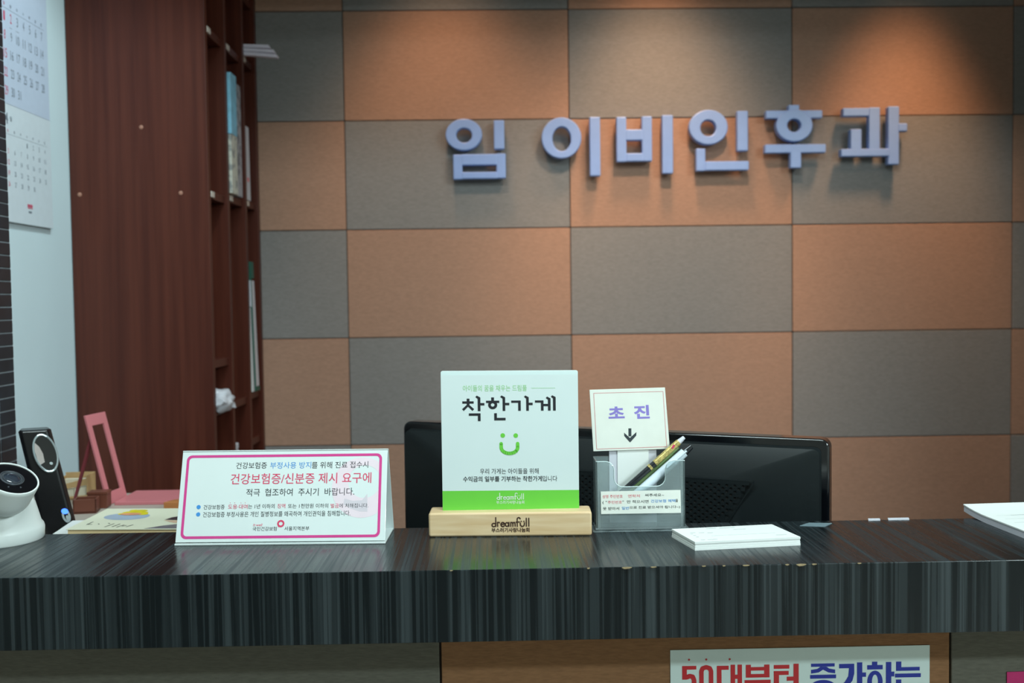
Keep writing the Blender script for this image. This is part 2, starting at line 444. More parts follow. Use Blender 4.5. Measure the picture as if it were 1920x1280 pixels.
# ================================================================ RECEPTION DESK
LT = -0.265
CABZ = -0.345
FY, BY = 0.9736, 1.161
desk = thing('reception_desk', 'long reception desk with streaked black ledge and felt panelled front', 'reception desk', (0.3, 1.07, FLOOR))
build(MB().box(-0.915, 1.50, FY, BY, LT-0.0722, LT), 'ledge', M_LAM, desk, 0.0007, 2, label='thick black ledge with grey streaks across it')
build(MB().box(-0.915, 1.50, 1.128, 1.158, FLOOR, LT-0.0722), 'front_wall', M_BACKING, desk)
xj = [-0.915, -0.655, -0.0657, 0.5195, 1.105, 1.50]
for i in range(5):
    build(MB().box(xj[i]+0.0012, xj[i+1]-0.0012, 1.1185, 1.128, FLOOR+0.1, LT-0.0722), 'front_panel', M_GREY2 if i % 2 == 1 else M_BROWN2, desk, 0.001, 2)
# knocked front edge and bits of tape left on the ledge
mb = MB()
for cx, w, h in ((0.1285, 0.010, 0.0016), (0.0905, 0.003, 0.001), (0.155, 0.006, 0.0009), (0.205, 0.004, 0.0008), (0.247, 0.007, 0.0009), (0.302, 0.010, 0.0019),
                 (0.315, 0.005, 0.001), (0.288, 0.004, 0.001), (0.36, 0.004, 0.0007), (-0.045, 0.003, 0.0006), (0.225, 0.003, 0.0008)):
    mb.prism([(cx-w/2, LT-h*0.2), (cx-w/4, LT-h), (cx+w/5, LT-h*0.8), (cx+w/2, LT-h*0.1), (cx+w/3, LT+0.0002), (cx-w/3, LT+0.0002)], -FY-0.0002+0.002, -FY+0.0004, Fr((0, 0, EYE), (1, 0, 0), (0, 0, 1), (0, -1, 0)))
build(mb, 'edge_chip', M_CHIP, desk, kind='stuff')
build(MB().prism([(0.351, 1.136), (0.366, 1.150), (0.392, 1.146), (0.378, 1.130)], LT, LT+0.0006), 'tape_scrap', M_TAPE, desk)
build(MB().prism([(0.439, 1.157), (0.441, 1.164), (0.455, 1.164), (0.453, 1.157)], LT, LT+0.0012), 'tape_scrap', M_PAPER2, desk)
build(MB().prism([(0.463, 1.158), (0.465, 1.165), (0.490, 1.165), (0.488, 1.158)], LT, LT+0.0012), 'tape_scrap', M_PAPER2, desk)

sd = thing('staff_desk', 'low staff desk behind the ledge carrying the computer monitor', 'desk', (0.5, 1.6, FLOOR))
build(MB().box(-0.40, 1.45, 1.17, 1.95, -0.640, -0.615), 'work_top', M_DESK, sd, 0.001)
for q in ((-0.38, -0.355), (1.40, 1.425)):
    build(MB().box(q[0], q[1], 1.19, 1.93, FLOOR, -0.640), 'side_panel', M_DESK, sd)
sk = thing('side_cabinet', 'beige topped cabinet under the pink stand beside the bookcase', 'cabinet', (-0.66, 1.7, FLOOR))
build(MB().prism([(-0.745, 1.170), (-0.43, 1.170), (-0.43, 1.835), (-0.912, 1.835), (-0.912, 1.578), (-0.745, 1.578)], -0.372, CABZ), 'cabinet_top', M_CABTOP, sk, 0.001)
build(MB().box(-0.90, -0.45, 1.60, 1.825, FLOOR, -0.372), 'body', M_DESK, sk)
build(MB().box(-0.738, -0.45, 1.175, 1.195, FLOOR, -0.372), 'end_panel', M_DESK, sk)

# ================================================================ BOOKCASE
BX0, BX1 = WL+0.002, -0.6177
bc = thing('bookcase', 'tall mahogany bookcase with narrow pigeonholes against the white wall', 'bookcase', (-0.77, 2.43, FLOOR))
BT = 1.05
build(MB().box(BX0, BX1, 2.1965, 2.2145, FLOOR, BT), 'side_panel', M_MAHOG, bc, 0.0008, 2, label='broad mahogany side panel facing the desk')
build(MB().box(BX0, BX1, 2.657, 2.675, FLOOR, BT), 'side_panel', M_MAHOG, bc, 0.0008, 2)
build(MB().box(BX0, BX0+0.006, 2.2145, 2.657, FLOOR, BT), 'back_panel', M_MAHOG_IN, bc)
build(MB().box(BX0, BX1, 2.2145, 2.657, BT-0.018, BT), 'top_panel', M_MAHOG, bc)
for y in (2.357, 2.523):
    build(MB().box(BX0+0.006, BX1, y, y+0.016, FLOOR, BT-0.018), 'divider', M_MAHOG, bc, 0.0008, 2)
cols = [(2.2145, 2.357), (2.373, 2.523), (2.539, 2.657)]
shelf_z = [[0.77, 0.598, 0.2355, -0.143, -0.251, -0.52, -0.90], [0.77, 0.6005, 0.243, -0.251, -0.52, -0.90], [0.77, 0.611, 0.2467, -0.2447, -0.365, -0.52, -0.90]]
for (ya, yb), zs in zip(cols, shelf_z):
    for z in zs:
        build(MB().box(BX0+0.006, BX1-0.008, ya, yb, z, z+0.018), 'shelf', M_MAHOG_IN, bc, 0.0006, 1)
        if 0.2 < z < 0.7:
            yc = ya+(yb-ya)*0.24
            build(MB().box(BX1-0.008, BX1-0.0045, yc-0.013, yc+0.013, z+0.003, z+0.0165), 'shelf_tag', M_TAG, bc, 0.0012, 2, label='small pale tag on the shelf edge')
for x, z in ((-0.7596, 0.3867), (-0.8966, 0.2426), (-0.678, 0.2437)):
    build(MB().lathe([(0.0044, 0), (0.0044, 0.0008), (0.0028, 0.0016)], facing(x, 2.1965, z), 14), 'screw_cap', M_SCREW, bc, smooth=True)

def on_shelf(name, label, cat, x0, x1, y0, y1, z0, z1, m, bev=0.001, tilt=0.0, group=None):
    t = thing(name, label, cat, ((x0+x1)/2, (y0+y1)/2, z0), group)
    return t
# cartons standing in the middle column
def carton(name, label, x0, x1, y0, y1, z0, z1, m, group='cartons in the pigeonholes'):
    t = thing(name, label, 'carton', ((x0+x1)/2, (y0+y1)/2, z0), group)
    build(MB().box(x0, x1, y0, y1, z0, z1), 'body', m, t, 0.0012, 2)
    f = MB().box(x0-0.0002, x1+0.0003, y0+0.002, y1-0.002, z1-0.0006, z1+0.0004)
    build(f, 'flap', m, t)
carton('carton', 'patterned cream carton standing below the sky blue one', -0.80, -0.612, 2.377, 2.430, 0.262, 0.401, M_FLORAL)
carton('carton', 'sky blue carton stacked on a patterned cream one in the bookcase', -0.80, -0.611, 2.376, 2.431, 0.4016, 0.545, M_SKYBOX)
carton('carton', 'grey patterned carton beside the sky blue one', -0.80, -0.616, 2.434, 2.490, 0.262, 0.534, M_GREYFLOR)
# white booklet in the far column
def slab(mbx, x0, x1, y0, y1, z0, z1, lean):
    """upright slab whose top leans by lean in y"""
    vs = [(x, y+(lean if z == z1 else 0), z) for z in (z0, z1) for y in (y0, y1) for x in (x0, x1)]
    return mbx.add(vs, [(0, 2, 3, 1), (4, 5, 7, 6), (0, 1, 5, 4), (2, 6, 7, 3), (0, 4, 6, 2), (1, 3, 7, 5)])
t = thing('booklet', 'thick white booklet upright in the far column of the bookcase', 'booklet', (-0.70, 2.57, 0.265))
build(slab(MB(), -0.80, -0.622, 2.556, 2.596, 0.265, 0.452, -0.006), 'pages', M_PAPER2, t, 0.0008)
build(slab(MB(), -0.801, -0.6215, 2.5535, 2.556, 0.265, 0.453, -0.006), 'cover', M_PAPER, t)
build(MB().box(-0.6218, -0.6212, 2.562, 2.580, 0.312, 0.322), 'label_mark', M_REDSOFT, t)
# leaflets sticking out of the far column
for i, (dx, dz, ang) in enumerate(((0.050, 0.0, -0.36), (0.042, 0.0088, -0.26), (0.030, 0.0176, -0.14))):
    names = ('lowest bundle of pale leaflets jutting out of the bookcase', 'middle bundle of pale leaflets jutting out of the bookcase', 'topmost bundle of pale leaflets jutting out of the bookcase')
    t = thing('leaflet_bundle', names[i], 'leaflets', (-0.66, 2.562, 0.629+dz), 'leaflets jutting out of the bookcase')
    f = Fr((-0.64, 2.562, 0.6293+dz+EYE), (cos(ang*0.25), 0, sin(ang*0.25)), (0, 1, 0), (-sin(ang*0.25), 0, cos(ang*0.25)))
    build(MB(f).box(-0.02, 0.055+dx, -0.012, 0.004, 0.0, 0.0036), 'leaflet', M_LEAF, t, 0.0003)
    build(MB(f).box(-0.02, 0.052+dx, -0.012, 0.004, 0.0040, 0.0078), 'leaflet', M_LEAF, t, 0.0003)
# folders leaning in the lower far column
t = thing('folder', 'white folder leaning in front of the green backed one', 'folder', (-0.70, 2.56, -0.226), 'folders in the far column')
build(slab(MB(), -0.82, -0.622, 2.572, 2.588, -0.226, -0.010, -0.020), 'pages', M_PAPER2, t, 0.0006)
build(slab(MB(), -0.821, -0.6215, 2.570, 2.572, -0.2265, -0.009, -0.020), 'cover', M_PAPER, t)
t = thing('folder', 'dark green backed folder leaning behind the white one', 'folder', (-0.70, 2.60, -0.226), 'folders in the far column')
build(slab(MB(), -0.82, -0.620, 2.594, 2.632, -0.215, 0.060, -0.030), 'pages', M_PAPER2, t, 0.0006)
build(slab(MB(), -0.8215, -0.6185, 2.591, 2.594, -0.2265, 0.108, -0.030).add([(x, y, z) for z in (-0.2265, -0.2165) for y in (2.594, 2.634) for x in (-0.8215, -0.6185)],
      [(0, 2, 3, 1), (4, 5, 7, 6), (0, 1, 5, 4), (2, 6, 7, 3), (0, 4, 6, 2), (1, 3, 7, 5)]), 'cover', M_TEAL, t)
build(slab(MB(), -0.82, -0.619, 2.565, 2.598, 0.066, 0.108, -0.004), 'tab', M_TEAL, t)
# small white boxes low down
t = thing('small_box', 'small white box on the low shelf of the far column', 'box', (-0.68, 2.565, -0.347), 'small white boxes in the bookcase')
build(MB().box(-0.74, -0.626, 2.545, 2.572, -0.347, -0.262), 'body', M_PAPER2, t, 0.004, 3)
build(MB().box(-0.741, -0.6255, 2.544, 2.573, -0.272, -0.2618), 'lid', M_PAPER2, t, 0.003, 3)
t = thing('small_box', 'white box standing low in the middle column', 'box', (-0.68, 2.405, -0.502), 'small white boxes in the bookcase')
build(MB().box(-0.74, -0.626, 2.379, 2.430, -0.502, -0.350), 'body', M_PAPER2, t, 0.004, 3)
build(MB().box(-0.741, -0.6255, 2.378, 2.431, -0.352, -0.337), 'lid', M_PAPER2, t, 0.003, 3)
# crumpled plastic bag
t = thing('plastic_bag', 'crumpled translucent white plastic bag spilling from the bookcase', 'bag', (-0.62, 2.28, -0.233))
bm = bmesh.new(); bmesh.ops.create_icosphere(bm, subdivisions=4, radius=1.0)
mb = MB()
vs = []
for v in bm.verts:
    d = v.co.normalized()
    r = 1+0.35*noise.noise(d*1.6)+0.16*abs(noise.noise(d*4.0))
    q = Vector((d.x*0.040*r, d.y*0.050*r, d.z*0.023*r))
    X_ = -0.632+q.x
    vs.append((X_, 2.276+q.y, max(-0.2328 if X_ < -0.6245 else -0.252, -0.2200+q.z*1.15-0.004*(q.y/0.05))))
mb.add(vs, [tuple(v.index for v in f.verts) for f in bm.faces]); bm.free()
build(mb, 'bag_body', M_BAG, t, smooth=True)
build(MB().add([(-0.618, 2.29, -0.236), (-0.600, 2.315, -0.240), (-0.605, 2.325, -0.230), (-0.622, 2.30, -0.205), (-0.607, 2.306, -0.222)], [(0, 1, 4), (1, 2, 4), (2, 3, 4), (3, 0, 4)]), 'bag_corner', M_BAG, t)

# ================================================================ CALENDAR
CX = WL+0.008
cf = Fr((CX, 0, EYE), (0, 1, 0), (0, 0, 1), (1, 0, 0))
cal = thing('wall_calendar', 'white two month wall calendar hanging on the white side wall', 'calendar', (CX, 1.93, 0.161))
build(MB(cf).box(1.752, 2.092, 0.1612, 0.78, -0.006, 0.0), 'sheet_block', M_CALWHITE, cal, 0.0004)
build(MB(cf).box(1.752, 2.090, 0.383, 0.78, 0.0, 0.0005), 'month_sheet', M_CALBLUE, cal)
blk, red, line = MB(cf), MB(cf), MB(cf)
def cy(c): return 1.9347+0.0258*(c-1)
# upper month: Sunday the 1st, thirty one days; lower month: Wednesday the 1st, thirty days
for d in range(1, 32):
    c = (d-1) % 7; r = (d-1)//7
    z = 0.5470-0.0347*r
    w = 0.0060 if d < 10 else 0.0125
    if d == 11: w = 0.0105
    (red if (c == 0 or d == 2) else blk).text(str(d), cy(c)-w/2, cy(c)+w/2, z-0.0088, z+0.0088, 0.0008)
for d in range(1, 31):
    i = d+2; c = i % 7; r = i//7
    z = 0.3150-0.0205*r
    w = 0.0035 if d < 10 else 0.0072
    (red if c == 0 else line).text(str(d), cy(c)-w/2, cy(c)+w/2, z-0.0047, z+0.0047, 0.0003)
for c, s_ in enumerate('일월화수목금토'):
    (red if c == 0 else line).text(s_, cy(c)-0.003, cy(c)+0.003, 0.5675, 0.5735, 0.0008)
    (red if c == 0 else line).text(s_, cy(c)-0.0025, cy(c)+0.0025, 0.3305, 0.3355, 0.0003)
line.box(1.89, 2.075, 0.5622, 0.5626, 0.0006, 0.0008)
line.box(1.89, 2.075, 0.3262, 0.3265, 0.0001, 0.0003)
line.box(1.929, 1.939, 0.5288, 0.5294, 0.0006, 0.0008); line.box(1.954, 1.966, 0.5288, 0.5294, 0.0006, 0.0008)
blk.text('4', 1.898, 1.912, 0.345, 0.366, 0.0003, 0.02)
line.text('월', 1.919, 1.927, 0.352, 0.361, 0.0003)
build(blk, 'date_lettering', M_INKSOFT, cal, kind='stuff')
build(line, 'weekday_lettering', M_INKSOFT, cal, kind='stuff')
red.stroke([(1.980, 0.1935), (2.001, 0.1935)], 0.0012, 0.0003); 
for k in range(4):
    red.flat(rr(1.980+k*0.0055, 1.9845+k*0.0055, 0.195, 0.2015, 0.001), 0.0003)
line.fr = cf
build(red, 'red_lettering', M_RED, cal, kind='stuff')
build(MB(cf).box(1.984, 1.997, 0.184, 0.188, 0.0, 0.0003), 'small_print', M_INKSOFT, cal)

# ================================================================ WALL SIGN LETTERS
SY = WALL_Y-0.036                                     # face of the letters
sf = facing(0, SY, 0)
K = SY/1867.0/4.174                                    # metres per drawing unit
rollc, rolls = cos(radians(0.30)), sin(radians(0.30))
def SP(ox, x, y):
    """drawing units of the lettering (two halves share one scale) to wall metres"""
    px = ox+x/4.174-960; py = 190+y/4.174-640
    u = px/1867.0; v = -py/1867.0
    ur = u*cos(roll)-v*sin(roll); vr = v*cos(roll)+u*sin(roll)
    f_ = fwd+rgt*ur-(fwd.cross(rgt))*vr
    k = SY/f_.y
    return f_.x*k, f_.z*k
DEP = 0.022; UND = 8
def letter(name, label, ox, bars, rings):
    us = [SP(ox, b[0], b[2])[0] for b in bars]
    xs, zs = SP(ox, sum((b[0]+b[1])/2 for b in bars)/len(bars), 400)
    t = thing(name, label, 'sign letter', (xs, SY+0.04, zs), 'raised letters of the wall sign')
    for i_, (x0, x1, y0, y1) in enumerate(bars):
        y1 -= UND; e_ = 0.0003*i_
        cx_, cz_ = SP(ox, (x0+x1)/2, (y0+y1)/2)
        w = (x1-x0)*K; h = (y1-y0)*K
        build(MB(sf).box(cx_-w/2, cx_+w/2, cz_-h/2, cz_+h/2, -DEP, e_), 'stroke', M_SIGNBLU, t, 0.003, 3)
    for (x0, x1, y0, y1, ix0, ix1, iy0, iy1) in rings:
        y1 -= UND
        cx_, cz_ = SP(ox, (x0+x1)/2, (y0+y1)/2); ix, iz = SP(ox, (ix0+ix1)/2, (iy0+iy1)/2)
        build(MB(sf).ring(cx_, cz_, ((x1-x0)/2*K, (y1-y0)/2*K), ((ix1-ix0)/2*K, (iy1-iy0)/2*K), -DEP, 0.0024, 48, (ix, iz)), 'ring', M_SIGNBLU, t, 0.003, 3, smooth=True)
    # standoffs behind the letter
    x0, x1, y0, y1 = bars[0]
    for fx in (0.5,):
        cx_, cz_ = SP(ox, x0+(x1-x0)*fx, (y0+y1)/2)
        build(MB(sf).tube((cx_, cz_, -0.038), (cx_, cz_, -DEP+0.002), 0.005), 'standoff', M_SILVER, t)
    return t
A_, B_ = 820, 1280
letter('sign_letter', 'first raised blue-grey wall letter, reading 임, alone before the gap', A_, [(485, 567, 145, 378), (160, 232, 405, 607), (498, 572, 405, 607), (225, 505, 405, 500), (225, 505, 545, 607)], [(108, 392, 128, 382, 192, 312, 202, 312)])
letter('sign_letter', 'raised blue-grey wall letter reading 이, a tall oval and one upright', A_, [(1233, 1316, 140, 607)], [(858, 1168, 138, 464, 944, 1086, 212, 398)])
letter('sign_letter', 'raised blue-grey wall letter reading 비, a ladder shape and one upright', A_, [(1800, 1886, 140, 603), (1444, 1522, 145, 503), (1643, 1722, 145, 503), (1515, 1650, 245, 338), (1515, 1650, 430, 503)], [])
letter('sign_letter', 'raised blue-grey wall letter reading 인, ring, upright and a corner below', B_, [(470, 556, 122, 442), (143, 216, 408, 592), (210, 556, 512, 592)], [(93, 397, 108, 387, 182, 304, 188, 312)])
letter('sign_letter', 'raised blue-grey wall letter reading 후, ring under a capped bar', B_, [(875, 962, 84, 160), (697, 1142, 128, 200), (683, 1162, 393, 470), (879, 966, 440, 588)], [(773, 1062, 120, 382, 863, 968, 198, 296)])
letter('sign_letter', 'last raised blue-grey wall letter, reading 과, with the right hand tick', B_, [(1650, 1738, 118, 580), (1300, 1510, 122, 196), (1500, 1588, 122, 480), (1354, 1442, 288, 475), (1275, 1660, 443, 512), (1730, 1802, 252, 324)], [])

# ================================================================ MONITOR (seen from behind)
ma = radians(-25.1)
mo = Vector((0.4194, 1.240, -0.1816))                 # top corner nearest the desk
MW, MH = 0.6235, 0.365
mf = Fr((mo.x, mo.y, mo.z+EYE), (cos(ma), sin(ma), 0), (0, 0, 1), (sin(ma), -cos(ma), 0))   # u to the right, n out of the back
mon = thing('computer_monitor', 'large black computer monitor seen from behind on the staff desk', 'monitor', (0.13, 1.42, -0.615))
build(MB(mf).rrect(-MW, 0, -MH, 0, 0.012, -0.040, -0.012), 'bezel', M_GLOSSBLK, mon, 0.003, 3, smooth=True)
mb = MB(mf)
o_ = rr(-MW+0.008, -0.0095, -MH+0.008, -0.0105, 0.008); m_ = rr(-MW+0.10, -0.105, -MH+0.09, -0.050, 0.02)
n = len(o_)
vs = [(u, v, -0.014) for u, v in o_]+[(u, v, -0.0005) for u, v in rr(-MW+0.0095, -0.011, -MH+0.0095, -0.012, 0.008)]+[(u, v, 0.022) for u, v in m_]
fs = [(i, (i+1) % n, n+(i+1) % n, n+i) for i in range(n)]+[(n+i, n+(i+1) % n, 2*n+(i+1) % n, 2*n+i) for i in range(n)]+[tuple(range(2*n, 3*n))]
mb.add(vs, fs)
build(mb, 'back_shell', M_MONITOR, mon, smooth=True)
build(MB(mf).rrect(-0.11, -0.010, -0.135, -0.108, 0.006, 0.004, 0.012), 'port_recess', M_HOLE, mon)
# vent plate: cells with real round holes
vent = MB(mf); floor_ = MB(mf)
CW, CH = 0.0052, 0.0040; W0 = 0.0226
vt, vb = -0.0545, -0.0545-CH*21
def hole_cell(u, v):
    q = 8; r = 0.0021
    sqr = [(CW/2, 0), (CW/2, CH/2), (0, CH/2), (-CW/2, CH/2), (-CW/2, 0), (-CW/2, -CH/2), (0, -CH/2), (CW/2, -CH/2)]
    vs = [(u+a, v+b, W0+0.001) for a, b in sqr]+[(u+r*cos(pi/4*i), v+r*0.92*sin(pi/4*i), W0+0.001) for i in range(8)]+[(u+r*cos(pi/4*i), v+r*0.92*sin(pi/4*i), W0-0.0002) for i in range(8)]
    vent.add(vs, [f for i in range(8) for f in ((i, (i+1) % 8, 8+(i+1) % 8, 8+i), (8+i, 8+(i+1) % 8, 16+(i+1) % 8, 16+i))])
    floor_.flat([(u-CW/2, v-CH/2), (u+CW/2, v-CH/2), (u+CW/2, v+CH/2), (u-CW/2, v+CH/2)], W0-0.0001)
def vr_(v): return -0.092-(vt-v)*0.62            # slanted right border
def vl_(v): return -MW+0.10+(vt-v)*0.62
for i in range(21):
    v = vt-CH*(i+0.5)
    j = 0; u = -0.0944
    k0 = 0
    for j in range(90):
        u = -0.0944-CW*(j+0.5)
        if u+CW/2 > vr_(v) or u-CW/2 < vl_(v): continue
        if (i+j) % 2 == 0 and 0 < i < 20 and u+CW*1.2 < vr_(v) and u-CW*1.2 > vl_(v): hole_cell(u, v)
        else: vent.flat([(u-CW/2, v-CH/2), (u+CW/2, v-CH/2), (u+CW/2, v+CH/2), (u-CW/2, v+CH/2)], W0+0.001)
build(vent, 'vent_plate', M_MONITOR, mon, label='perforated vent plate')
build(floor_, 'vent_floor', M_HOLE, mon, kind='stuff')
rim = MB(mf)
P4 = [(vl_(vt)-0.002, vt+0.001), (vr_(vt)+0.004, vt+0.001), (vr_(vb)+0.003, vb-0.001), (vl_(vb)-0.003, vb-0.001)]
for a, b in zip(P4, P4[1:]+P4[:1]):
    l = math.hypot(b[0]-a[0], b[1]-a[1]); nx, ny = -(b[1]-a[1])/l*0.0008, (b[0]-a[0])/l*0.0008
    rim.prism([(a[0]+nx, a[1]+ny), (b[0]+nx, b[1]+ny), (b[0]-nx, b[1]-ny), (a[0]-nx, a[1]-ny)], W0-0.001, W0+0.0012)
build(rim, 'vent_rim', M_MONITOR, mon)
build(MB(mf).box(-MW/2-0.045, -MW/2+0.045, -0.42, -0.20, 0.022, 0.045), 'stand_neck', M_GLOSSBLK, mon, 0.004, 2)
build(MB(Fr((mf.p(-MW/2, 0, 0).x, mf.p(-MW/2, 0, 0).y, EYE-0.615), mf.u, mf.n, (0, 0, 1))).rrect(-0.13, 0.13, -0.11, 0.10, 0.03, 0.0, 0.014), 'stand_foot', M_GLOSSBLK, mon, 0.003, 2)
build(MB(mf).box(-MW/2-0.045, -MW/2+0.045, -0.433, -0.40, 0.005, 0.060), 'stand_hinge', M_GLOSSBLK, mon, 0.004, 2)

# ================================================================ HEALTH INSURANCE TENT CARD
p_bl = Vector((-0.3542, 1.0934, LT)); p_br = Vector((-0.1225, 1.0863, LT))
tu = (p_br-p_bl).normalized(); tn_ = Vector((tu.y, -tu.x, 0))
TWD = (p_br-p_bl).length; half = 0.0345; hgt = 0.1000
slope = math.hypot(half, hgt)
tv = (Vector((0, 0, hgt))-tn_*half).normalized()
tf = Fr(p_bl+Vector((0, 0, EYE)), tu, tv, tu.cross(tv))
tent = thing('tent_card', 'white folded notice with magenta border about health insurance cards', 'sign', (p_bl.x+TWD/2*tu.x, p_bl.y+half, LT))
T = 0.0012
build(MB(tf).box(0, TWD, 0.0035, slope, -T, 0), 'front_sheet', M_CARD, tent, 0.0003)
bv = (Vector((0, 0, hgt))+tn_*half).normalized()
o2 = p_bl-tn_*2*half+Vector((0, 0, EYE))
bf = Fr(o2, tu, bv, -(tu.cross(bv)))
build(MB(bf).box(0.0, TWD+0.001, 0.0, slope, -T, 0), 'back_sheet', M_CARD, tent, 0.0003)
gf = Fr(p_bl+Vector((0, 0, EYE)), tu, -tn_, (0, 0, 1))
build(MB(gf).box(-0.0006, TWD+0.0006, -0.0006, 2*half-0.002, 0.0, 0.0022), 'bottom_flap', M_CARD, tent, 0.0006)
# drawing units of the printed front: 0..1772 wide, 0..818 high, y downwards
UX = TWD/1800.0
def TU(x, y):
    # upright rectangle of the sheet; the drawing's left and right edges are rectified
    tv_ = (y-(66-17*(x-92)/1770))/(850-66-0*(x/1770))
    l = 92-60*tv_; r = 1862-24*tv_-0
    return (x-l)/(r-l)*TWD, 0.0035+(slope-0.0035)*(1-tv_)
def ttext(mb, body, x0, x1, y0, y1, bold=0.0, shear=0.0):
    a = TU(x0, y1); b = TU(x1, y0)
    if abs(y1-y0) > 0:
        mid = TU((x0+x1)/2, (y0+y1)/2); hh = (y1-y0)/2*(slope/790.0)
    mb.text(body, a[0], b[0], mid[1]-hh, mid[1]+hh, 0.0002, bold, shear)
outer = [TU(x, y) for x, y in [(135, 107), (1815, 92), (1800, 805), (78, 818)]]
u0, u1 = outer[0][0]-0.0008, outer[1][0]; v1, v0 = outer[0][1], outer[2][1]
ro = rr(u0, u1, v0, v1, 0.006, 6); ri = rr(u0+0.0029, u1-0.0029, v0+0.0029, v1-0.0029, 0.0038, 6)
n = len(ro)
build(MB(tf).add([(a, b, 0.0002) for a, b in ro]+[(a, b, 0.0002) for a, b in ri], [(i, (i+1) % n, n+(i+1) % n, n+i) for i in range(n)]), 'border', M_MAGENTA, tent)
# pale emblem in the background, cut off at the border
mb = MB(tf); lim = u1-0.003; top_ = v1-0.003
c0 = TU(1640, 385); R1 = 262*UX; c1 = TU(1662, 335); R2 = 142*UX
for i in range(60):
    a0, a1 = 2*pi*i/60, 2*pi*(i+1)/60
    q = [(min(c0[0]+R1*cos(a), lim), min(c0[1]+R1*sin(a), top_)) for a in (a0, a1)]+[(min(c1[0]+R2*cos(a), lim), min(c1[1]+R2*sin(a), top_)) for a in (a1, a0)]
    mb.add([(x, y, 0.0001) for x, y in q], [(0, 1, 2, 3)])
build(mb, 'pale_emblem', M_PALEPINK, tent)
q = [TU(1488, 480), TU(1560, 500), TU(1640, 495), TU(1686, 440), TU(1686, 592), TU(1620, 590), TU(1540, 565), TU(1480, 530)]
build(MB(tf).flat(q, 0.00013), 'pale_emblem_tail', M_PALEGREY, tent)
ink, blu, crim, red_ = MB(tf), MB(tf), MB(tf), MB(tf)
ttext(ink, '건강보험증', 552, 820, 168, 222); ttext(blu, '부정사용 방지', 846, 1203, 166, 221); ttext(ink, '를 위해 진료 접수시', 1206, 1695, 163, 219)
ttext(red_, '건강보험증/신분증 제시 요구에', 505, 1722, 262, 352, 0.004)
ttext(ink, '적극  협조하여  주시기  바랍니다.', 640, 1575, 393, 456)
ttext(ink, '건강보험증', 273, 457, 533, 571); ttext(crim, '도용·대여', 485, 655, 530, 568); ttext(ink, '는 1년 이하의', 658, 888, 527, 565)
ttext(crim, '징역', 910, 980, 525, 562); ttext(ink, '또는 1천만원 이하의', 1002, 1350, 524, 561); ttext(crim, '벌금', 1370, 1440, 523, 559); ttext(ink, '에 처해집니다.', 1443, 1695, 522, 558)
ttext(ink, '건강보험증 부정사용은 개인 질병정보를 왜곡하여 개인권익을 침해합니다.', 268, 1540, 588, 632)
for x in (505, 543, 597, 633):
    c = TU(x, 516); crim.ell(c[0], c[1], 3*UX, 3*UX, 0.0002, 8)
for x, y in ((231, 552), (228, 614)):
    c = TU(x, y); blu.ell(c[0], c[1], 18*UX, 18*UX, 0.0002, 20)
ttext(red_, 'h·well', 702, 785, 692, 713, 0, 0.3)
ttext(ink, '국민건강보험', 698, 907, 718, 752); ttext(ink, '서울지역본부', 972, 1187, 715, 750)
c = TU(941, 692)
emb = MB(tf).ring(c[0], c[1], (31*UX, 31*UX), (17*UX, 16*UX), 0.0001, 0.0002, 30)
emb.flat([TU(920, 706), TU(945, 716), TU(918, 722)], 0.0002)
build(ink, 'black_lettering', M_INK, tent, kind='stuff'); build(blu, 'blue_lettering', M_BLUE, tent, kind='stuff'); build(crim, 'crimson_lettering', M_RED, tent, kind='stuff'); build(red_, 'red_lettering', M_RED, tent, kind='stuff')
build(emb, 'insurer_emblem', M_RED, tent, label='small ring shaped emblem')

# ================================================================ ACRYLIC SIGN IN A BEECH BASE
ss = thing('acrylic_sign', 'square white and green acrylic sign standing in a beech wood base', 'sign', (0.0165, 1.128, LT))
ba = math.atan2(1.1066-1.1125, 0.1073+0.0762)
wf = facing(-0.0762, 1.1125, LT, ba)
BW = math.hypot(0.1835, 0.0059); BH = 0.0272; BD = 0.035
mb = MB(wf)
mb.prism(rr(0.0, BW, 0.0, BH, 0.0028, 4), -0.5*0-BD, 0.0)
build(mb, 'wooden_base', M_BEECH, ss, 0.0022, 3, smooth=True)
af = Fr((-0.0608, 1.1268, -0.2400+EYE), (0.1550, 0.0, -0.0013), (0, 0.002, 1), (0, -1, 0.002))
af = Fr(af.o, af.u, af.v, af.u.cross(af.v))
AW, AH = 0.1558, 0.1612
mb = MB(af)
mb.prism(rr(0, AW, 0, AH, 0.0022, 4), -0.004, 0.0)
build(mb, 'acrylic_plate', M_ACRYLEDGE, ss, 0.0004)
W_ = 0.00015
build(MB(af).flat(rr(0.0002, AW-0.0002, 0.0245, AH-0.0048, 0.0008), 0.0001), 'printed_face', M_ACRYL, ss)
build(MB(af).flat([(0.0001, 0.0), (AW-0.0001, 0.0), (AW-0.0001, 0.0245), (0.0001, 0.0245)], 0.00012), 'green_band', M_GREEN, ss)
KA = AW/258.0                                        # metres per drawing unit of the sign face (258 wide, y down from its top)
def SA(x, y): return (x*KA, AH-y*KA)
def atext(mb, body, x0, x1, y0, y1, bold=0.0):
    a = SA(x0, y1); b = SA(x1, y0); mb.text(body, a[0], b[0], a[1], b[1], W_*2, bold)
g = MB(af)
atext(g, '아이들의 꿈을 채우는 드림풀', 41.5, 161.5, 27, 38.5); g.box(SA(170, 0)[0], SA(215, 0)[0], SA(0, 33.3)[1], SA(0, 32.8)[1], 0.0002, 0.0003)
build(g, 'tagline_lettering', M_GREENSOFT, ss, kind='stuff')
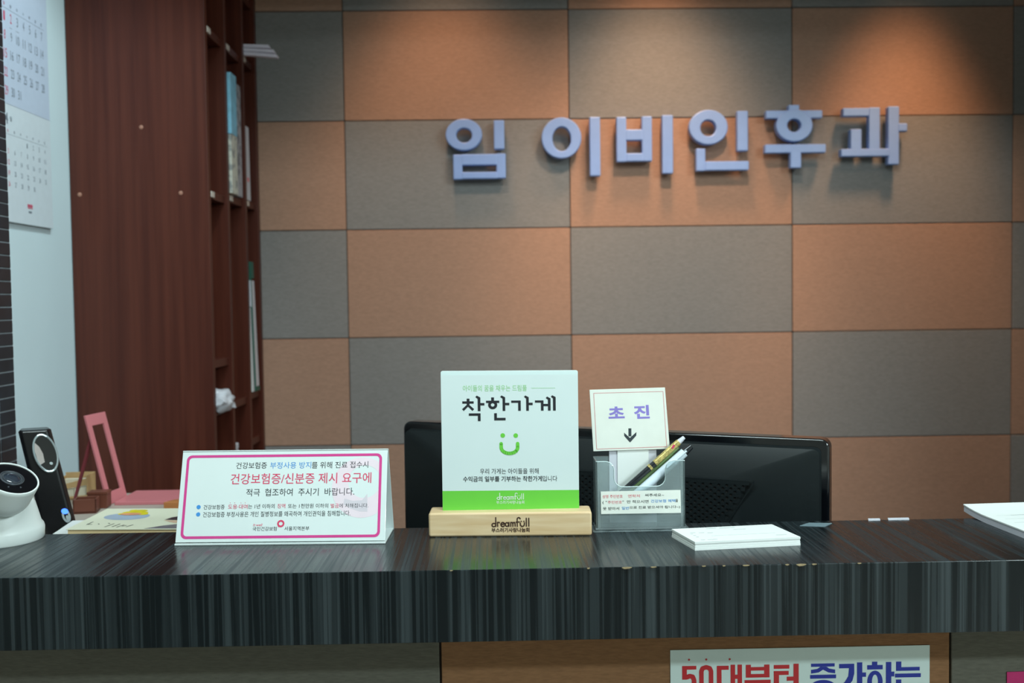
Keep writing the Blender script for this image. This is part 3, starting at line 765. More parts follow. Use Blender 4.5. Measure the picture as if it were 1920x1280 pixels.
# heading in heavy strokes; drawing units: zoomed sheet 8.727 per sign unit
def Z(x, y): return SA((850+x/8.727)-828.3, (710+y/8.727)-694.3)
hd = None
def bar(x0, x1, y0, y1):
    a = Z(x0, y1); b = Z(x1, y0); hd.flat([(a[0], a[1]), (b[0], a[1]), (b[0], b[1]), (a[0], b[1])], W_*2)
def pol(*q): hd.flat([Z(*p) for p in q], W_*2)
hd = MB(af)
bar(232, 278, 318, 366); bar(160, 346, 362, 400)
pol((232, 400), (278, 400), (278, 425), (182, 520), (155, 490), (232, 420)); pol((278, 425), (352, 490), (326, 520), (248, 445))
bar(412, 456, 300, 523); pol((376, 292), (398, 268), (456, 300), (456, 330), (412, 322)); bar(450, 522, 391, 430)
bar(264, 456, 560, 599); bar(412, 456, 560, 688)
build(hd, 'letter', M_INK, ss)
hd = MB(af)
bar(634, 680, 300, 360); bar(549, 766, 354, 391)
c = Z(657, 424); hd.ring(c[0], c[1], (75/8.727*KA, 71/8.727*KA), (30/8.727*KA, 28/8.727*KA), 0.0002, 0.0003, 30)
bar(820, 863, 300, 523); pol((782, 292), (804, 268), (863, 300), (863, 330), (820, 322)); bar(858, 930, 391, 430)
bar(680, 724, 560, 678); bar(680, 866, 637, 678)
build(hd, 'letter', M_INK, ss)
hd = MB(af)
bar(962, 1118, 354, 391); bar(1075, 1118, 354, 523)
bar(1207, 1250, 300, 523); pol((1173, 294), (1194, 271), (1250, 300), (1250, 330), (1207, 322)); bar(1245, 1314, 391, 430)
build(hd, 'letter', M_INK, ss)
hd = MB(af)
bar(1352, 1492, 354, 391); bar(1449, 1492, 354, 523); bar(1485, 1570, 412, 450)
bar(1565, 1608, 320, 523); pol((1530, 316), (1552, 292), (1608, 322), (1608, 350), (1565, 342))
bar(1648, 1692, 300, 523); pol((1614, 294), (1636, 271), (1692, 300), (1692, 330), (1648, 322))
build(hd, 'letter', M_INK, ss)
# smiling mark
sm = MB(af)
for x, y in ((115.2, 122.0), (139.6, 122.4)):
    c = SA(x, y); sm.ell(c[0], c[1], 4.3*KA, 4.3*KA, W_*2, 20)
pts = [SA(112, 137.5), SA(112, 145)]+[SA(127.5-15.5*cos(radians(t)), 145+11*sin(radians(t))) for t in range(10, 171, 16)]+[SA(143, 145), SA(143, 137.5)]
sm.stroke(pts, 6.6*KA, W_*2)
build(sm, 'smile_mark', M_GREEN, ss)
bd = MB(af)
atext(bd, '우리 가게는 아이들을 위해', 71.5, 182, 184.5, 195)
atext(bd, '수익금의 일부를 기부하는 착한가게', 39.5, 188.5, 199, 209.5, 0.014)
atext(bd, '입니다', 189.5, 217, 199, 209.5)
build(bd, 'body_lettering', M_INK, ss, kind='stuff')
# the foundation's handwritten mark: used white on the band and burnt into the base
LOGO = [  # strokes in a 0..200 x 0..50 field, y up
    [(23, 48), (23, 1)], arc(13, 9, 10, 9, 60, 360, 14)+[(22, 12)],
    [(33, 1), (32, 23)], arc(38, 16, 6, 7, 160, 40, 6),
    [(50, 12), (69, 13)]+arc(60, 11, 10, 11, 15, 320, 12),
    arc(82, 11, 9, 10, 30, 360, 12), [(92, 22), (92, 1)],
    [(102, 1), (102, 22)], arc(107.5, 15, 5.5, 7, 180, 0, 6)+[(113, 1)], arc(119, 15, 5.5, 7, 180, 0, 6)+[(125, 1)],
    [(136, 0), (136, 38)]+arc(144, 39, 8, 8, 180, 10, 8), [(130, 23), (147, 24)],
    [(152, 18), (153, 10)]+arc(163, 10, 10, 10, 190, 350, 8)+[(174, 19)],
    [(184, 1), (184, 43)], [(197, 1), (197, 43)]]
def handmark(mb, u0, v0, wd, pen):
    k = wd/200.0
    for st in LOGO:
        mb.stroke([(u0+x*k, v0+y*k) for x, y in st], pen, W_*2)
    for x, y in ((157, 27), (171, 27)):
        mb.ell(u0+x*k, v0+y*k, pen*0.62, pen*0.62, W_*2, 10)
wm = MB(af)
a = SA(102, 243.5); handmark(wm, a[0], a[1], 51.5*KA, 1.15*KA)
atext(wm, '부스러기사랑나눔회', 101.5, 154, 245.5, 252, 0.0)
build(wm, 'white_lettering', M_PAPER, ss, kind='stuff')
bm_ = MB(wf)
handmark(bm_, 0.0708, BH-0.0157, 0.0427, 0.00125)
bm_.text('부스러기사랑나눔회', 0.0708, 0.1135, BH-0.0222, BH-0.0172, W_*2, 0.02)
build(bm_, 'burnt_lettering', M_BURN, ss, label='burnt brown lettering on the base', kind='stuff')

# ================================================================ CLEAR CARD HOLDER
hx0, hx1, hy0, hy1 = 0.1143, 0.2162, 1.1275, 1.1580
ho = thing('card_holder', 'clear plastic card holder with a raised paper sign and pens', 'card holder', (0.165, 1.142, LT))
HB, HT, HF = LT+0.0036, -0.1832, -0.1852
hf = facing(0, hy0, 0)
build(MB().box(hx0, hx1, hy1-0.002, hy1, HB, HT), 'back_wall', M_CLEAR, ho, 0.0004)
build(MB().box(hx0, hx0+0.002, hy0, hy1, HB, HT-0.001), 'side_wall', M_CLEAR, ho, 0.0004)
build(MB().box(hx1-0.002, hx1, hy0, hy1, HB, HF), 'side_wall', M_CLEAR, ho, 0.0004)
build(MB().box(hx0-0.001, hx1+0.001, hy0-0.001, hy1, LT+0.0012, HB), 'foot_plate', M_CLEAR, ho, 0.0006)
ca, cb, cbot, r_ = 0.1352, 0.1942, -0.2145, 0.010
pts = [(hx0, HB), (hx1, HB), (hx1, HF)]+[(cb+r_*0.9+0.000, HF)]+[(cb+0.009-0.009*sin(radians(t)), HF-0.009+0.009*cos(radians(t))) for t in (0, 30, 60, 90)]
pts += [(cb, cbot+r_)]+[(cb-r_+r_*cos(radians(t)), cbot+r_-r_*sin(radians(t))) for t in (20, 45, 70, 90)]+[(ca+r_-r_*sin(radians(t)), cbot+r_-r_*cos(radians(t))) for t in (0, 20, 45, 70, 90)]
pts += [(ca-0.009+0.009*cos(radians(t)), HF-0.009+0.009*sin(radians(t))) for t in (0, 30, 60, 90)]+[(hx0, HF)]
build(MB(hf).prism(pts, -0.002, 0.0), 'front_wall', M_CLEAR, ho, 0.0003)
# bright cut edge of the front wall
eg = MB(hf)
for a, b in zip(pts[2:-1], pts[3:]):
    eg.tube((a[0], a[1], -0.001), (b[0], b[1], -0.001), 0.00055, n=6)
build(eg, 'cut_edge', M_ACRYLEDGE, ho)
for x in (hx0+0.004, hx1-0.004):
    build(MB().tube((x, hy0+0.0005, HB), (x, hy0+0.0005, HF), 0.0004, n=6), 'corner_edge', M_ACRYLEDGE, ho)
wad = MB()
rnd = random.Random(3)
gx = [[(hx0-0.004+0.112*i/12, hy0-0.006+0.036*j/5, LT+0.0002+(0.0010 if 0 < i < 12 and 0 < j < 5 else 0)*rnd.random()) for i in range(13)] for j in range(6)]
wad.add([p for rw in gx for p in rw], [(j*13+i, j*13+i+1, (j+1)*13+i+1, (j+1)*13+i) for j in range(5) for i in range(12)])
build(wad, 'tape_layer', M_CLEAR, ho, label='crinkled clear tape under the holder')
build(MB().box(0.1330, 0.1883, hy1-0.0033, hy1-0.0024, HB, -0.170), 'support_strip', M_PAPER2, ho)
build(MB().box(0.1425, 0.1790, hy1-0.0044, hy1-0.0035, HB+0.01, -0.172), 'white_slip', M_PAPER, ho)
# notice strip stuck on the front
nf = facing(0.1199, hy0-0.0006, -0.2448, 0.0, 0.0, 0.0)
no_ = build(MB(nf).add([(0, -0.0002, 0), (0.0916, -0.0004, 0), (0.0912, 0.0260, 0), (-0.0002, 0.0257, 0), (0, -0.0002, 0.0004), (0.0916, -0.0004, 0.0004), (0.0912, 0.0260, 0.0004), (-0.0002, 0.0257, 0.0004)],
      [(3, 2, 1, 0), (4, 5, 6, 7), (0, 1, 5, 4), (1, 2, 6, 5), (2, 3, 7, 6), (3, 0, 4, 7)]), 'notice_strip', M_NOTICE, ho)
KN = 0.0916/1122.0
def ntext(mb, body, x0, x1, y0, y1, bold=0.006):
    mb.text(body, (x0-206)*KN, (x1-206)*KN, (915-y1)*KN, (915-y0)*KN, 0.00055, bold)
nr, nb, nk = MB(nf), MB(nf), MB(nf)
ntext(nr, '성명 주민번호', 226, 510, 648, 695); ntext(nr, '연락처', 585, 752, 648, 692)
ntext(nk, '써주세요~', 822, 1090, 640, 682)
ntext(nk, '( "', 226, 290, 735, 778); ntext(nr, '주민번호', 300, 500, 732, 776); ntext(nk, '"  안 적으시면', 508, 872, 728, 772); ntext(nb, '건강보험 혜택', 905, 1250, 724, 768); ntext(nk, '을', 1252, 1286, 722, 766)
ntext(nk, '못 받아서', 232, 460, 820, 864); ntext(nb, '일반', 497, 600, 818, 860); ntext(nk, '으로 진료 받으셔야 됩니다~)', 603, 1314, 812, 858)
build(nr, 'red_lettering', M_REDSOFT, no_, kind='stuff'); build(nb, 'blue_lettering', M_BLUE, no_, kind='stuff'); build(nk, 'black_lettering', M_INK, no_, kind='stuff')
# raised first-visit card
spin = radians(1.6)
c0_ = Vector((0.1143, 1.1530, -0.1768)); c1_ = Vector((0.2037, 1.1530, -0.1753))
vv = Vector((0.1104, 1.1530, -0.1049))-c0_
cfr = Fr(c0_+Vector((0, 0, EYE)), (c1_-c0_), vv, (0, -1, 0))
WCD, HCD = (c1_-c0_).length, vv.length
lam = build(MB(cfr).prism([(0, 0), (WCD, 0), (WCD*0.985, HCD), (0, HCD)], 0.0, 0.0009), 'raised_card', M_NOTICE, ho, 0.0003)
k = 0.0879/565.0
def CC(x, y):
    t_ = (y-113)/(578-113.0); l = 100+30*t_; r = 665+38*t_
    return ((x-l)/(r-l)*WCD, HCD*(1-((y+ (x-100)/565*17-122)/461.0)))
bl = MB(cfr)
q = [CC(132, 147), CC(642, 135), CC(678, 548), CC(155, 565)]
for a, b in zip(q, q[1:]+q[:1]):
    bl.stroke([a, b], 0.0005, 0.0010)
build(bl, 'border_line', M_REDLINE, lam)
lt = MB(cfr)
for ch, x0, x1, y0, y1 in (('초', 243, 356, 245, 338), ('진', 433, 541, 235, 340)):
    a = CC(x0, y1); b = CC(x1, y0); lt.text(ch, a[0], b[0], a[1], b[1], 0.0010, 0.035)
build(lt, 'lavender_lettering', M_LAV, lam, kind='stuff')
ar = MB(cfr).flat([CC(390, 410), CC(412, 410), CC(413, 470), CC(391, 470)], 0.0010).flat([CC(358, 442), CC(402, 482), CC(403, 516)], 0.0010).flat([CC(358, 442), CC(403, 516), CC(360, 468)], 0.0010).flat([CC(450, 438), CC(449, 464), CC(404, 516)], 0.0010).flat([CC(450, 438), CC(404, 516), CC(402, 482)], 0.0010)
build(ar, 'arrow', M_ARROW, lam)

# pens in the holder
def pen(label, a, b, r, body, tip, kind):
    A = Vector(a); B = Vector(b); d = (B-A).normalized()
    t = thing('pen', label, 'pen', a, 'pens in the clear holder')
    L_ = (B-A).length
    P = lambda s_: tuple(A+d*s_)
    if kind == 'fancy':
        build(MB().tube(P(0.004), P(L_*0.62), r).tube(P(0), P(0.004), r*0.3, r), 'barrel', body, t, smooth=True)
        build(MB().tube(P(L_*0.55), P(L_*0.575), r*1.12), 'band', M_GOLD, t, smooth=True)
        build(MB().tube(P(L_*0.62), P(L_*0.93), r*1.05), 'glitter_cap', tip, t, smooth=True, label='gold speckled upper barrel')
        build(MB().tube(P(L_*0.93), P(L_), r*0.9, r*0.6), 'eraser', M_PAPER2, t, smooth=True)
        q = (B-d*0.014)
        build(MB().tube(tuple(q+Vector((-0.0016, -r*1.0, 0.001))), tuple(q+Vector((-0.0042, -r*1.05, -0.003))), 0.0013), 'charm', M_RED, t, smooth=True)
    else:
        build(MB().tube(P(0.004), P(L_*0.90), r).tube(P(0), P(0.004), r*0.3, r), 'barrel', body, t, smooth=True)
        build(MB().tube(P(L_*0.90), P(L_), r*0.85, r*0.6), 'tip', tip, t, smooth=True)
        off = Vector((0.3, -1, 0.5)).normalized()*r*1.15
        build(MB().tube(tuple(A+d*L_*0.62+off), tuple(A+d*L_*0.9+off), r*0.22), 'clip', body, t, smooth=True)
pen('black pen with gold speckled upper end in the clear holder', (0.1272, 1.1370, -0.2380), (0.2196, 1.1475, -0.1614), 0.0036, M_PENBLK, M_GOLD, 'fancy')
pen('white pen with black end leaning in the clear holder', (0.1440, 1.1350, -0.2400), (0.2268, 1.1420, -0.1712), 0.0053, M_PENWHT, M_PENBLK, 'plain')
pen('slim green pen between the black and the white one', (0.1400, 1.1430, -0.2370), (0.2130, 1.1500, -0.1730), 0.0034, M_PENGRN, M_PENGRN, 'plain')

# ================================================================ MEMO PAD
pa = Vector((0.2083, 1.0325, LT)); pb = Vector((0.3243, 1.0470, LT))
pu = (pb-pa).normalized(); pv = Vector((-pu.y, pu.x, 0))
pf = Fr(pa+Vector((0, 0, EYE)), pu, pv+pu*(-0.095), (0, 0, 1))
PW, PD = (pb-pa).length, 0.0345
pad = thing('memo_pad', 'thick white memo pad lying at the front of the black ledge', 'notepad', (pa.x+0.05, pa.y+0.04, LT))
for i in range(4):
    e = 0.00025*((i*7) % 3)
    build(MB(pf).box(e, PW-e*0.6, e, PD+0.028-e, 0.0023*i, 0.0023*(i+1)-0.00008), 'sheet_block', M_PAPER, pad)
mb = MB(pf); z = 0.0093
mb.box(0.037, 0.048, 0.0550, 0.0562, z, z+0.0001).box(0.052, 0.070, 0.0550, 0.0564, z, z+0.0001).box(0.064, 0.078, 0.046, 0.0468, z, z+0.0001)
for i in range(3):
    mb.box(0.012+i*0.009, 0.018+i*0.009, 0.040-i*0.002, 0.0410-i*0.002, z, z+0.0001)
    mb.box(0.010, 0.013, 0.034-i*0.007, 0.0351-i*0.007, z, z+0.0001)
mb.box(0.028, 0.100, 0.022, 0.0223, z, z+0.0001).box(0.096, 0.108, 0.012, 0.0132, z, z+0.0001).box(0.010, 0.014, 0.006, 0.0080, z, z+0.0001).box(0.017, 0.028, 0.0065, 0.0076, z, z+0.0001)
build(mb, 'faint_printing', M_INKFAINT, pad)

# ================================================================ NOTEBOOK AT THE RIGHT
nb_ = thing('notebook', 'white open notebook overhanging the far right of the ledge', 'notebook', (0.64, 1.13, LT))
A = Vector((0.5640, 1.1810, 0)); Fq = Vector((0.5720, 1.0620, 0))
nu = (Fq-A).normalized(); nv = Vector((-nu.y, nu.x, 0))
nfz = Fr((A.x, A.y, LT+EYE), nu, nv, (0, 0, 1))
mb = MB(nfz); n1 = 12
for (za, zb, m, nm, inset) in ((0.0, 0.0072, M_PAPER2, 'page_block', 0.0), (0.0072, 0.0086, M_PAPER, 'top_sheet', -0.0006)):
    vs = []
    for i in range(n1+1):
        s_ = 0.0+0.155*i/n1
        lift = 0.004*max(0, 1-i/4.0)**2
        for w in (0.0, 0.14):
            for z in (za, zb):
                vs.append((s_+inset, w+inset, z+lift))
    fs = []
    for i in range(n1):
        a = 4*i; b = a+4
        fs += [(a, a+1, b+1, b), (a+2, b+2, b+3, a+3), (a+1, a+3, b+3, b+1), (a, b, b+2, a+2)]
    fs += [(0, 2, 3, 1), (4*n1, 4*n1+1, 4*n1+3, 4*n1+2)]
    build(MB(nfz).add(vs, fs), nm, m, nb_)
mb = MB(nfz)
for i in range(5):
    mb.box(0.03+0.018*i, 0.0306+0.018*i, 0.012, 0.12, 0.0087, 0.0088)
mb.box(0.047, 0.049, 0.030, 0.060, 0.0087, 0.0088)
build(mb, 'faint_printing', M_INKFAINT, nb_)

# ================================================================ SECURITY CAMERA
sc_ = thing('security_camera', 'white turret security camera standing on the left of the ledge', 'security camera', (-0.567, 1.137, LT))
bfz = Fr((-0.567, 1.137, LT+EYE), (1, 0, 0), (0, 1, 0), (0, 0, 1))
build(MB().lathe([(0.046, 0), (0.047, 0.0015), (0.0475, 0.012), (0.0465, 0.0155), (0.0440, 0.019), (0.0385, 0.040), (0.034, 0.050), (0.028, 0.054), (0.0, 0.055)], bfz, 64, False), 'camera_base', M_CAMWHITE, sc_, smooth=True)
# direction the lens looks
ncam = Vector((0.46, -0.27, 0.85)).normalized()
ctr = Vector((-0.5310, 1.0960, -0.1880+EYE))
q = ncam.orthogonal().normalized()
ff = Fr(ctr, q, ncam.cross(q), ncam)
CS = 0.94
prof = [(0.0, -0.0485)]+[(0.0285*sin(radians(t)), -0.020-0.0285*cos(radians(t))) for t in range(8, 88, 8)]+[(0.0288, -0.018), (0.0302, -0.0045), (0.0306, -0.001), (0.0300, 0.0006), (0.0284, 0.0006), (0.0282, -0.0006)]
build(MB().lathe([(r*CS, h*CS) for r, h in prof], ff, 64, False), 'camera_ball', M_CAMWHITE, sc_, smooth=True)
face = build(MB().lathe([(0.0268, -0.0012), (0.0266, -0.0004), (0.0, -0.0002)], ff, 64, False), 'front_window', M_CAMFACE, sc_, smooth=True)
build(MB().lathe([(0.0125, -0.0003), (0.0128, 0.0012), (0.0118, 0.0014), (0.0112, 0.0004), (0.0098, 0.0004), (0.0096, 0.0016), (0.0088, 0.0016), (0.0084, 0.0006)], ff, 48, False), 'lens_ring', M_LENSRING, face, smooth=True)
build(MB().lathe([(0.0086, 0.0004), (0.0072, 0.0014), (0.0046, 0.0021), (0.0, 0.0024)], ff, 40, False), 'lens', M_LENS, face, smooth=True)
for a in (200, 245, 290):
    c = ff.p(0.0165*cos(radians(a)), 0.0165*sin(radians(a)), 0.0)
    build(MB().lathe([(0.0011, -0.0003), (0.0010, 0.0004), (0.0, 0.0006)], Fr(c, ff.u, ff.v, ff.n), 12, False), 'infrared_lamp', M_LENSRING, face, smooth=True)

# ================================================================ DESKTOP SPEAKER
sp = thing('desktop_speaker', 'tall slanted black desktop speaker with silver oval and blue light', 'speaker', (-0.640, 1.47, CABZ))
lean_u = Vector((-0.224, 0, 1.0)).normalized()      # lower parts lie further right
sang = radians(28)
fu = Vector((cos(sang), sin(sang), 0)); fn = Vector((sin(sang), -cos(sang), 0))
base_c = Vector((-0.6388, 1.470, CABZ+EYE))
spf = Fr(base_c, fu, lean_u, fn)
SH = 0.170
prof2 = [(-0.0215, 0.0156), (0.0156, 0.0206), (0.022, 0.012), (0.0206, -0.0193), (-0.0197, -0.0216), (-0.0243, 0.006)]
vs = []
for (s_, k_) in ((0.004, 1.0), (SH*0.55, 0.98), (SH-0.003, 0.94), (SH, 0.90)):
    c = base_c+lean_u*s_
    vs += [tuple(c+fu*a*k_+fn*b*k_) for a, b in prof2]
n = 6
I = Fr((0, 0, 0), (1, 0, 0), (0, 1, 0), (0, 0, 1))
fs = [(j*n+i, j*n+(i+1) % n, (j+1)*n+(i+1) % n, (j+1)*n+i) for j in range(3) for i in range(n)]+[tuple(range(n))[::-1], tuple(range(3*n, 4*n))]
# orientation is fixed by recalculation below
bm = bmesh.new()
bv_ = [bm.verts.new(v) for v in vs]
for f in fs: bm.faces.new([bv_[i] for i in f])
bmesh.ops.recalc_face_normals(bm, faces=bm.faces)
bm.verts.index_update()
mb = MB(I); mb.add([tuple(v.co) for v in bm.verts], [tuple(v.index for v in f.verts) for f in bm.faces]); bm.free()
build(mb, 'speaker_body', M_SPKBLK, sp, 0.004, 4, smooth=False)
build(MB(Fr(base_c, fu, fn, (0, 0, 1))).rrect(-0.028, 0.027, -0.026, 0.025, 0.010, 0.0, 0.006), 'speaker_foot', M_SPKBLK, sp, 0.002, 2)
of = Fr(base_c+lean_u*(SH*0.795)+fu*0.0048-fn*0.0006, fu, lean_u, fn)
rimv = MB(of)
n = 40; rim_pts = [(0.0149*cos(2*pi*i/n), 0.0276*sin(2*pi*i/n)) for i in range(n)]
for a, b in zip(rim_pts, rim_pts[1:]+rim_pts[:1]):
    rimv.tube((a[0], a[1], 0.0205-0.001*a[0]/0.015), (b[0], b[1], 0.0205-0.001*b[0]/0.015), 0.0016, n=8)
drv = build(MB(of).ell(0, 0, 0.0149, 0.0276, 0.0204, 40), 'driver_dish', M_GLOSSBLK, sp)
build(rimv, 'silver_rim', M_SILVER, sp, smooth=True)
build(MB(of).flat([(-0.0125, -0.010), (-0.0105, -0.0165), (-0.004, -0.013), (-0.0035, 0.000), (-0.006, 0.010), (-0.0105, 0.0165), (-0.0135, 0.008)], 0.0209), 'cone_patch', M_CONE, drv, label='pale crescent inside the oval')  # flat pale patch in the cone's own tan colour
build(MB(of).ell(0.004, -0.0155, 0.0022, 0.0022, 0.0212, 16), 'dome', M_SILVER, drv)
lf = Fr(base_c+lean_u*(SH*0.235)+fu*0.0105-fn*0.0006, fu, lean_u, fn)
build(MB(lf).ring(0, 0, (0.0056, 0.0100), (0.0028, 0.0060), 0.012, 0.0218, 28), 'power_ring', M_SILVER, sp, smooth=True, label='silver power button ring')
build(MB(lf).ell(-0.0005, 0.0072, 0.0046, 0.0042, 0.0222, 20), 'power_light', M_LED, sp, label='glowing blue power light')
build(MB(lf).ell(0.001, -0.003, 0.0022, 0.0042, 0.0222, 20), 'power_button', M_SILVER, sp)

# ================================================================ PINK STAND, TRAYS, BOOKLET ON THE SIDE TOP
pk = thing('pink_stand', 'pink plastic frame stand leaning on a strut with a flat pink tray', 'stand', (-0.65, 1.75, CABZ))
B0 = Vector((-0.6700, 1.7241, CABZ+EYE)); B1 = Vector((-0.6600, 1.7860, CABZ+EYE)); T0 = Vector((-0.7060, 1.7241, -0.1885+EYE))
ku = (B1-B0); kv = (T0-B0)
kf = Fr(B0, ku, kv, ku.cross(kv))
KWd, KH = ku.length, kv.length
TKN = 0.004
pts_o = [(0, 0), (KWd, 0), (KWd, KH), (0, KH)]; pts_i = [(0.0125, 0.022), (KWd-0.0125, 0.022), (KWd-0.0125, KH-0.020), (0.0125, KH-0.020)]
fm = MB(kf)
vs = [(a, b, w) for w in (-TKN, 0) for a, b in pts_o+pts_i]
fs = []
for i in range(4):
    j = (i+1) % 4
    fs += [(8+i, 8+j, 12+j, 12+i), (i, 4+i, 4+j, j), (i, j, 8+j, 8+i), (4+i, 12+i, 12+j, 4+j)]
fm.add(vs, fs)
build(fm, 'frame', M_PINK, pk, 0.0008)
build(MB().box(-0.660, -0.470, 1.722, 1.828, CABZ, CABZ+0.006), 'tray', M_PINK, pk, 0.001)
s0 = kf.p(0.004, KH*0.78, -TKN); s1 = Vector((-0.742, 1.745, CABZ+EYE))
s0b = kf.p(0.012, KH*0.78, -TKN); s1b = Vector((-0.744, 1.757, CABZ+EYE))
dd = Vector((0.004, 0, 0.001))
mb = MB(I)
mb.add([tuple(s0), tuple(s1), tuple(s1b), tuple(s0b), tuple(s0+dd), tuple(s1+dd), tuple(s1b+dd), tuple(s0b+dd)], [(0, 1, 2, 3), (7, 6, 5, 4), (0, 4, 5, 1), (1, 5, 6, 2), (2, 6, 7, 3), (3, 7, 4, 0)])
build(mb, 'strut', M_PINKDK, pk)

t = thing('card_box', 'tan open box holding cream cards behind the black speaker', 'box', (-0.752, 1.80, CABZ))
f = facing(-0.7800, 1.775, CABZ, radians(4))
build(MB(f).box(0, 0.052, 0.0, 0.003, -0.045, 0).box(0, 0.002, 0, 0.038, -0.045, 0).box(0.050, 0.052, 0, 0.043, -0.045, 0).box(0, 0.052, 0, 0.043, -0.045, -0.043).prism([(0, 0.0), (0.052, 0.0), (0.052, 0.008), (0, 0.005)], -0.002, 0.0), 'open_box', M_TANBOX, t)
for i in range(2):
    build(MB(f).box(0.004+0.023*i, 0.0262+0.023*i, 0.003, 0.020+0.003*i, -0.010, -0.004), 'card', M_CREAM, t, 0.0006)
build(MB(f).prism([(0.002, 0.018), (0.050, 0.026), (0.050, 0.038), (0.002, 0.026)], -0.004, -0.001), 'band', M_TANBOX, t)
build(MB(f).box(0.004, 0.049, 0.003, 0.034, -0.032, -0.026), 'card', M_CREAM, t, 0.0006)
t = thing('brown_tray', 'low red-brown tray in front of the tan card box', 'tray', (-0.682, 1.67, CABZ))
f = facing(-0.7020, 1.652, CABZ, radians(10))
build(MB(f).box(0, 0.037, 0, 0.004, -0.030, 0), 'tray_bottom', M_BROWNBOX, t)
for q in ((0, 0.037, 0, 0.024, -0.003, 0), (0, 0.037, 0, 0.024, -0.030, -0.027), (0, 0.003, 0, 0.024, -0.030, 0), (0.034, 0.037, 0, 0.024, -0.030, 0)):
    build(MB(f).box(*q), 'tray_side', M_BROWNBOX, t, 0.0006)
t = thing('brown_block', 'dark brown box beside the foot of the pink frame', 'box', (-0.676, 1.705, CABZ))
f = facing(-0.6950, 1.695, CABZ, radians(4))
build(MB(f).rrect(0, 0.033, 0, 0.026, 0.003, -0.022, 0), 'body', M_BROWNBOX, t, 0.001)
build(MB(f).rrect(-0.001, 0.034, 0.024, 0.029, 0.002, -0.023, 0.001), 'lid', M_BROWNBOX, t, 0.0008)
t = thing('wood_block', 'small orange-brown wooden block behind the folded insurance notice', 'block', (-0.545, 1.70, CABZ))
build(MB().prism([(-0.560, 1.675), (-0.515, 1.675), (-0.515, 1.700), (-0.548, 1.700)], CABZ, CABZ+0.0135), 'body', mat('orange_wood', (176, 112, 62), 0.5, 0.15, (10, 90, 90)), t, 0.001)

MZ = -0.3098
bk_ = thing('magazine', 'cream covered magazine with yellow food picture behind the ledge', 'magazine', (-0.52, 1.39, MZ))
k0 = Vector((-0.6473, 1.4977, 0)); k1 = Vector((-0.4600, 1.4870, 0))
ku_ = (k1-k0).normalized(); kv_ = Vector((-ku_.y, ku_.x, 0))-ku_*0.03
Q_ = 0.8955
bkf = Fr((k0.x*Q_, k0.y*Q_, MZ+EYE), ku_*1.0, kv_, (0, 0, 1))
KWm, KDm = 0.1876, 0.148
build(MB(bkf, Q_).box(0.002, KWm, 0.0015, KDm, 0.0006, 0.0088), 'page_block', M_BOOKEDGE, bk_)
build(MB(bkf, Q_).box(0, KWm+0.001, 0, KDm+0.001, 0.0088, 0.0098), 'cover', M_BOOK, bk_, 0.0003)
build(MB(bkf, Q_).box(0, KWm+0.001, 0, KDm+0.001, 0.0, 0.0006), 'back_cover', M_BOOK, bk_)
z = 0.0099
build(MB(bkf, Q_).ell(0.058, 0.088, 0.036, 0.026, z, 36), 'plate_picture', M_PLATE, bk_)
mb = MB(bkf, Q_)
for a, b, r in ((0.052, 0.116, 0.012), (0.064, 0.128, 0.012), (0.072, 0.112, 0.011), (0.044, 0.106, 0.008), (0.078, 0.104, 0.008), (0.060, 0.120, 0.013), (0.052, 0.132, 0.007)):
    mb.ell(a, b, r, r*0.85, z+0.0002+0.00002*a, 16)
build(mb, 'flower_picture', M_YELLOW, bk_)
build(MB(bkf, Q_).ell(0.058, 0.104, 0.017, 0.009, z+0.0005, 20), 'food_picture', M_SALMON, bk_)
build(MB(bkf, Q_).flat([(0.128, 0.062), (0.134, 0.080), (0.146, 0.090), (0.160, 0.094), (0.172, 0.110), (0.187, 0.118), (0.187, 0.056), (0.160, 0.058)], z+0.0001), 'hair_picture', M_HAIR, bk_)
build(MB(bkf, Q_).flat([(0.128, 0.058), (0.160, 0.057), (0.187, 0.055), (0.187, 0.044), (0.150, 0.040)], z+0.00015), 'skin_picture', M_SKIN, bk_)
build(MB(bkf, Q_).flat([(0.118, 0.002), (0.140, 0.022), (0.165, 0.036), (0.187, 0.040), (0.187, 0.002)], z+0.0001), 'clothes_picture', M_GREYPRINT, bk_)
mb = MB(bkf, Q_)
for st in ([(0.018, 0.030), (0.020, 0.050)], [(0.018, 0.032), (0.026, 0.032)], [(0.034, 0.036), (0.037, 0.032)], [(0.048, 0.040), (0.052, 0.036)], [(0.053, 0.014), (0.059, 0.036)], [(0.064, 0.014), (0.069, 0.034)], [(0.072, 0.012), (0.078, 0.028)], [(0.078, 0.018), (0.083, 0.024)], [(0.086, 0.014), (0.092, 0.028)]):
    mb.stroke(st, 0.0018, z+0.0001, rnd=False)
build(mb, 'title_strokes', M_INK, bk_)
t = thing('paper_stack', 'stack of loose white paper under the cream covered magazine', 'paper stack', (-0.52, 1.40, CABZ))
for i in range(6):
    e = 0.0012*((i*5) % 4)
    zb = CABZ+0.0058*i+0.0002; zt = CABZ+0.0058*(i+1) if i < 5 else MZ-0.0001
    build(MB().prism([(-0.6040-e, 1.357+e), (-0.43, 1.357-e), (-0.43, 1.462+e), (-0.612-e, 1.440+e)], zb, zt), 'sheet_block', M_PAPER, t)

# ================================================================ NOTICES ON THE FRONT OF THE DESK
PY = 1.1183
qf = facing(0, PY, 0)
po = thing('poster', 'white poster with red and blue Korean headline on the desk front', 'poster', (0.345, PY, -0.61))
PX0, PX1, PT = 0.1965, 0.4950, -0.4010
build(MB(qf).box(PX0, PX1, PT-0.212, PT, 0.0, 0.0008), 'sheet', M_POSTER, po)
KP = (PX1-PX0)/485.5
